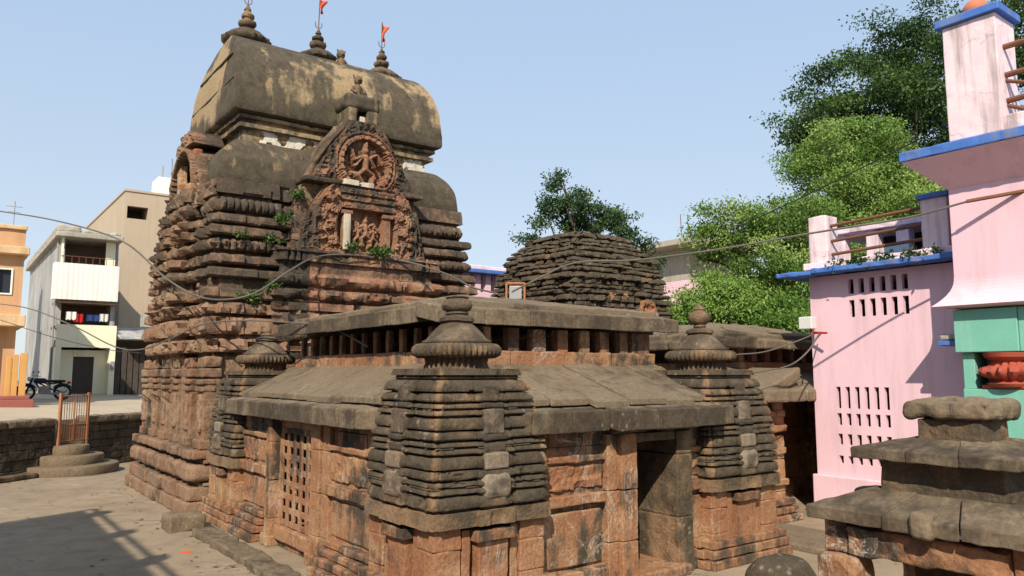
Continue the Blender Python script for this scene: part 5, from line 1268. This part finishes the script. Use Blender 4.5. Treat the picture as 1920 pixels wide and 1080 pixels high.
corrug(mb, -.72, -.16, YF+.6, 1.4, 3.8, 4); corrug(mb, .68, 1.22, YF+.6, 1.4, 3.8, 4); bx(mb, -.16, .68, YF+.55, YF+.68, 3.5, 3.8); mb.build('ground_storey', M['cream'], wh)
mb = MB(); bx(mb, -.15, .67, YF+.66, YF+.7, 1.4, 3.5); mb.build('door', M['darkwood'], wh)
mb = MB(); bx(mb, X0+.2, X1-.2, YF+2.2, YF+2.3, 4.9, 8.9); bx(mb, X0, X1, YF+.3, YF+2.2, 4.75, 4.88); bx(mb, X0, X1, YF+.1, YF+2.2, 5.9, 6.02); mb.build('inner_wall', paint('dim_brick', (.22, .15, .11), (.17, .12, .09)), wh)
mb = MB(); bx(mb, .9, 1.3, YF+.5, YF+.62, 7.6, 8.85); bx(mb, -.95, -.86, YF+.1, YF+.2, 6.0, 8.85); mb.build('upper_posts', M['yellow'] if False else M['cream'], wh)
mb = MB()
wbox(mb, -1.2, 1.52, YF-.15, 46, 8.85, 9.08, .25, .03, .04); wbox(mb, -1.15, -.2, YF+.1, 46, 9.08, 9.42, .25, .04, .1); wbox(mb, -.2, 1.45, YF+.1, 46, 9.08, 9.28, .25, .05, .1); mb.build('roof', M['concrete'], wh)
for nm, x0, x1, z0, z1, mat, lb in (('garment', -.60, -.20, 5.15, 5.50, 'whitewash', 'white garment hanging in the lower balcony of the white house'), ('garment', -.28, .08, 5.05, 5.42, 'redp', 'red garment hanging in the lower balcony of the white house'), ('garment', .22, .72, 5.12, 5.40, 'bluep', 'blue garment hanging in the lower balcony of the white house'), ('garment', .74, 1.1, 5.12, 5.46, 'lightbox', 'pale grey garment hanging furthest right in the lower balcony')):
    mb = MB(); n, m = 10, 5; V = []
    for i in range(n):
        for j in range(m): V.append((x0+(x1-x0)*i/(n-1), YF+.2+.03*math.sin(i*1.3)+.01*j, z1-(z1-z0)*j/(m-1)*(1+.1*math.sin(i*2))))
    F = gridfaces(n, m).tolist(); mb.add(V, F); mb.add([(a, b+.01, c) for a, b, c in V], [f[::-1] for f in F]); tag(mb.build(nm, M[mat], None, smooth=True), lb, 'garment', 'laundry on the balcony')
bg_ = thing('beige_building', 'tall plain beige building with one wide opening near the top', 'building', (4.5, 42, 1.6))
mb = MB(); BX0, BX1, BY = 3.05, 7, 40.5
bx(mb, BX0, 3.18, BY, 55, 1, 13.3); bx(mb, 3.18, 4.30, BY, BY+.3, 1, 11.72); bx(mb, 3.18, 4.30, BY, BY+.3, 12.45, 13.3); bx(mb, 4.30, BX1, BY, 55, 1, 13.3); bx(mb, 3.18, 4.3, BY+2, 55, 1, 13.1); mb.build('wall', M['beige'], bg_)
mb = MB(); bx(mb, 3.2, 4.28, BY+1.7, BY+1.9, 11.7, 12.5); mb.build('window_recess', M['darkwood'], bg_)
mb = MB(); bx(mb, BX0-.06, BX1+.05, BY-.06, 55, 13.3, 13.42); mb.build('parapet', M['ochre'] if False else M['beige'], bg_)
tk = thing('white_roof_block', 'white rooftop block with poles behind the beige building', 'building', (6.2, 50, 1))
mb = MB(); bx(mb, 6.7, 11, 50, 52, 1, 16.7); bx(mb, 6.68, 7.5, 49.9, 49.998, 15.2, 16.7); mb.build('wall', M['whitewash'], tk)
mb = MB(); tube(mb, [(7.0, 50.2, 16.7), (7.0, 50.2, 17.6)], .05); tube(mb, [(7.6, 50.2, 16.7), (7.6, 50.2, 18.2)], .06); mb.build('pole', M['metal'], tk)
oh = thing('orange_house', 'orange plastered house with pale ledges at the left edge', 'house', (-4.5, 24.5, 1.7))
mb = MB(); OY = 23.7; bx(mb, -8, -3.62, OY, 29, 1.3, 7.75); bx(mb, -3.62, -3.2, OY, OY+.2, 4.4, 5.5); bx(mb, -3.62, -3.2, OY, OY+.2, 6.32, 7.75); bx(mb, -3.2, -2.88, OY, 29, 4.4, 7.75); bx(mb, -3.62, -3.2, OY+.9, 29, 4.4, 7.75); bx(mb, -3.62, -2.95, OY+.3, 29, 1.3, 4.4); mb.build('wall', M['orange'], oh)
mb = MB(); bx(mb, -3.58, -3.24, OY+.10, OY+.13, 5.5, 6.32); wf = mb.build('window', paint('dark_window', (.03, .035, .05), rough=.3), oh)
mb = MB(); bx(mb, -3.66, -3.60, OY-.04, OY-.001, 5.45, 6.36); bx(mb, -3.235, -3.18, OY-.04, OY-.001, 5.45, 6.36); bx(mb, -3.60, -3.235, OY-.04, OY-.001, 5.45, 5.5); bx(mb, -3.60, -3.235, OY-.04, OY-.001, 6.32, 6.36); mb.build('frame', M['whitewash'], wf)
mb = MB(); wbox(mb, -8, -2.75, OY-.35, 29, 6.85, 7.12, .3, .015, .03); wbox(mb, -8, -2.74, OY-.35, 29, 4.35, 4.75, .3, .015, .03); wbox(mb, -8, -2.85, OY-.1, 29, 7.75, 7.9, .3, .015, .03); mb.build('ledge', M['ochre'], oh)
for x0, x1, z1, lb in ((-3.02, -2.85, 3.38, 0), (-2.80, -2.60, 3.44, 1), (-3.20, -3.06, 3.30, 2)):
    mb = MB(); wbox(mb, x0, x1, OY-.3, OY-.05, 1.4, z1, .3, 0, .015); mb.build('gate_post', M['yellow'], oh)
mb = MB(); wbox(mb, -3.6, -2.4, OY-1.1, OY-.3, 1.4, 1.86, .3, .005, .02); wbox(mb, -3.6, -2.5, OY-.8, OY-.3, 1.86, 1.98, .3, .005, .02); mb.build('red_step', paint('red_oxide_step', (.30, .10, .075), (.26, .09, .07)), oh)
ot = thing('white_water_tank', 'white rooftop water tank behind the orange house', 'tank', (-5.2, 34, 8))
mb = MB(); lathe(mb, [(.6, 7.7), (.6, 8.2), (.62, 9.9), (.62, 10.05), (.5, 10.25), (.2, 10.4), (.18, 10.5)], -4.15, 36, 24, jit=0); mb.build('drum', M['lightbox'], ot, smooth=True)
mb = MB(); bx(mb, -6, -3.4, 35.2, 37, 1.2, 7.7); mb.build('stand', M['concrete'], ot)
sd_ = thing('dark_shed', 'dark slatted shed with a grey sheet roof between the white house and the tower', 'shed', (2.5, 32, 1.7))
mb = MB()
for k in range(14): bx(mb, 1.52+.26*k, 1.74+.26*k, 31.6, 31.66, 1.3, 3.95)
bx(mb, 1.5, 5.4, 31.8, 36, 1.3, 4.3); mb.build('slatted_wall', M['darkwood'], sd_)
mb = MB(); slab(mb, (1.5, 30.7, 4.35), (5.6, 30.7, 4.35), (5.6, 33, 4.95), (1.5, 33, 4.95), .06, .3, .03, .02); wbox(mb, 2.6, 3.3, 31.9, 32.2, 4.95, 5.6, .3, .02, .02); mb.build('sheet_roof', M['greywall'], sd_)

mb = MB(); tube(mb, [(X0-.04, YF+1.0, 1.6), (X0-.04, YF+1.0, 8.8)], .05, 7); mb.build('downpipe', M['metal'], wh)
mb = MB()
for k in range(8): tube(mb, [(-.8+.28*k, YF+.06, 7.68), (-.8+.28*k, YF+.06, 8.0)], .012, 5)
tube(mb, [(-.95, YF+.06, 8.0), (1.4, YF+.06, 8.0)], .016, 5); mb.build('balcony_rail', M['iron'], wh)
mb = MB(); tube(mb, [(-3.2, 25, 7.8), (-3.2, 25, 9.0)], .02, 6); tube(mb, [(-3.45, 25, 8.8), (-2.95, 25, 8.8)], .012, 5); tube(mb, [(-3.4, 25, 8.6), (-3.0, 25, 8.6)], .012, 5); mb.build('aerial', M['metal'], oh)
mb = MB(); bx(mb, 1.27, 1.42, YF-.06, YF-.003, 2.9, 3.3, r=.01); mb.build('meter_box', M['metal'], wh)

# ================================================================== motorcycles
def motorcycle(label, x, y, z, yaw, tank):
    t = thing('motorcycle', label, 'motorcycle', (x, y, z), 'motorcycles parked by the road')
    c, s = math.cos(yaw), math.sin(yaw)
    tr = lambda P: np.stack([x + np.asarray(P)[:, 0]*c - np.asarray(P)[:, 1]*s, y + np.asarray(P)[:, 0]*s + np.asarray(P)[:, 1]*c, z + .9*np.asarray(P)[:, 2]], 1)
    def T(mb, pts, r, n=6, **k): return tube(mb, tr(np.array(pts, float)), r, n, **k)
    for wx in (-.64, .64):
        mb = MB(); T(mb, [(wx+.29*math.cos(a), 0, .30+.29*math.sin(a)) for a in np.linspace(0, 2*math.pi, 25)], .05, 7); wo = mb.build('wheel', M['black'], t, smooth=True)
        mb = MB(); T(mb, [(wx, -.05, .30), (wx, .05, .30)], .06, 8)
        for a in np.linspace(0, math.pi, 6)[:-1]: T(mb, [(wx-.27*math.cos(a), 0, .30-.27*math.sin(a)), (wx+.27*math.cos(a), 0, .30+.27*math.sin(a))], .009, 4)
        mb.build('spokes', M['metal'], wo)
        mb = MB(); T(mb, [(wx+.36*math.cos(a), 0, .30+.36*math.sin(a)) for a in np.linspace(.5, 2.6, 9)], .04, 6); mb.build('mudguard', tank, t, smooth=True)
    mb = MB(); T(mb, [(-.64, 0, .30), (-.2, 0, .45), (.38, 0, .80)], .03); T(mb, [(-.6, 0, .72), (-.1, 0, .66), (.36, 0, .84)], .03); T(mb, [(.1, 0, .30), (.36, 0, .80)], .03); T(mb, [(.64, -.07, .30), (.44, -.07, .92)], .025); T(mb, [(.64, .07, .30), (.44, .07, .92)], .025); mb.build('frame', M['black'], t)
    mb = MB(); wbox(mb, -.16, .20, -.13, .13, .24, .56, .08, .02, .05, xf=tr); mb.build('engine', M['metal'], t)
    mb = MB(); T(mb, [(.1, .12, .28), (-.4, .14, .24), (-.85, .15, .34)], .04, 8); mb.build('exhaust', M['metal'], t)
    mb = MB(); wbox(mb, -.06, .40, -.13, .13, .68, .92, .05, .0, .11, xf=tr); mb.build('fuel_tank', tank, t, smooth=True)
    mb = MB(); wbox(mb, -.72, -.04, -.12, .12, .72, .84, .06, .0, .05, xf=tr); mb.build('seat', M['black'], t, smooth=True)
    mb = MB(); T(mb, [(.28, -.34, .98), (.40, -.18, 1.04), (.42, 0, 1.0), (.40, .18, 1.04), (.28, .34, .98)], .016); mb.build('handlebar', M['metal'], t)
    mb = MB(); wbox(mb, .46, .62, -.09, .09, .78, .98, .04, 0, .07, xf=tr); mb.build('headlight', M['lightbox'], t, smooth=True)
    for sx in (-1, 1):
        mb = MB(); T(mb, [(.36, sx*.25, 1.03), (.34, sx*.30, 1.16)], .008); wbox(mb, .325, .345, sx*.30-.06, sx*.30+.06, 1.14, 1.22, .05, 0, .01, xf=tr); mb.build('mirror', M['black'], t)
    mb = MB(); wbox(mb, -.92, -.80, -.07, .07, .66, .78, .05, 0, .03, xf=tr); mb.build('tail_lamp', M['redp'], t)
yaw = math.atan2(RGT[1], RGT[0])
motorcycle('black and blue motorcycle parked in front of the white house', -1.62, 27.6, 1.73, yaw+math.pi+.25, paint('dark_blue_tank', (.02, .025, .06), rough=.4))
motorcycle('dark motorcycle half out of view at the left edge beside the red steps', -3.4, 25.9, 1.69, yaw+.1, M['black'])

# ================================================================== neighbouring block beside the court (its shadow falls on the floor)
nb = thing('neighbouring_block', 'plain block with a railed flat roof standing at the near left of the court', 'building', (-14, -4, 0))
mb = MB(); pol = [(-9.55, 3.05), (-14.5, .9), (-24, .9), (-24, -20), (-9.55, -20)]; n = len(pol); HT = 8.0
V = [(x, y, 0) for x, y in pol] + [(x, y, HT) for x, y in pol]
mb.add(V, [[i, (i+1) % n, n+(i+1) % n, n+i][::-1] for i in range(n)] + [list(range(n, 2*n))[::-1]]); mb.build('wall', M['palepink'], nb)
for y in (2.35, .0, -2.35, -4.7):
    mb = MB(); bx(mb, -9.75, -9.50, y-.14, y+.14, HT, HT+.42); mb.build('parapet_post', M['palepink'], nb)
mb = MB(); tube(mb, [(-9.56, 3.0, HT+.22), (-9.56, -20, HT+.22)], .05, 7); tube(mb, [(-9.6, 3.0, HT+.22), (-14, 1.1, HT+.22)], .05, 7); mb.build('rail', M['iron'], nb)
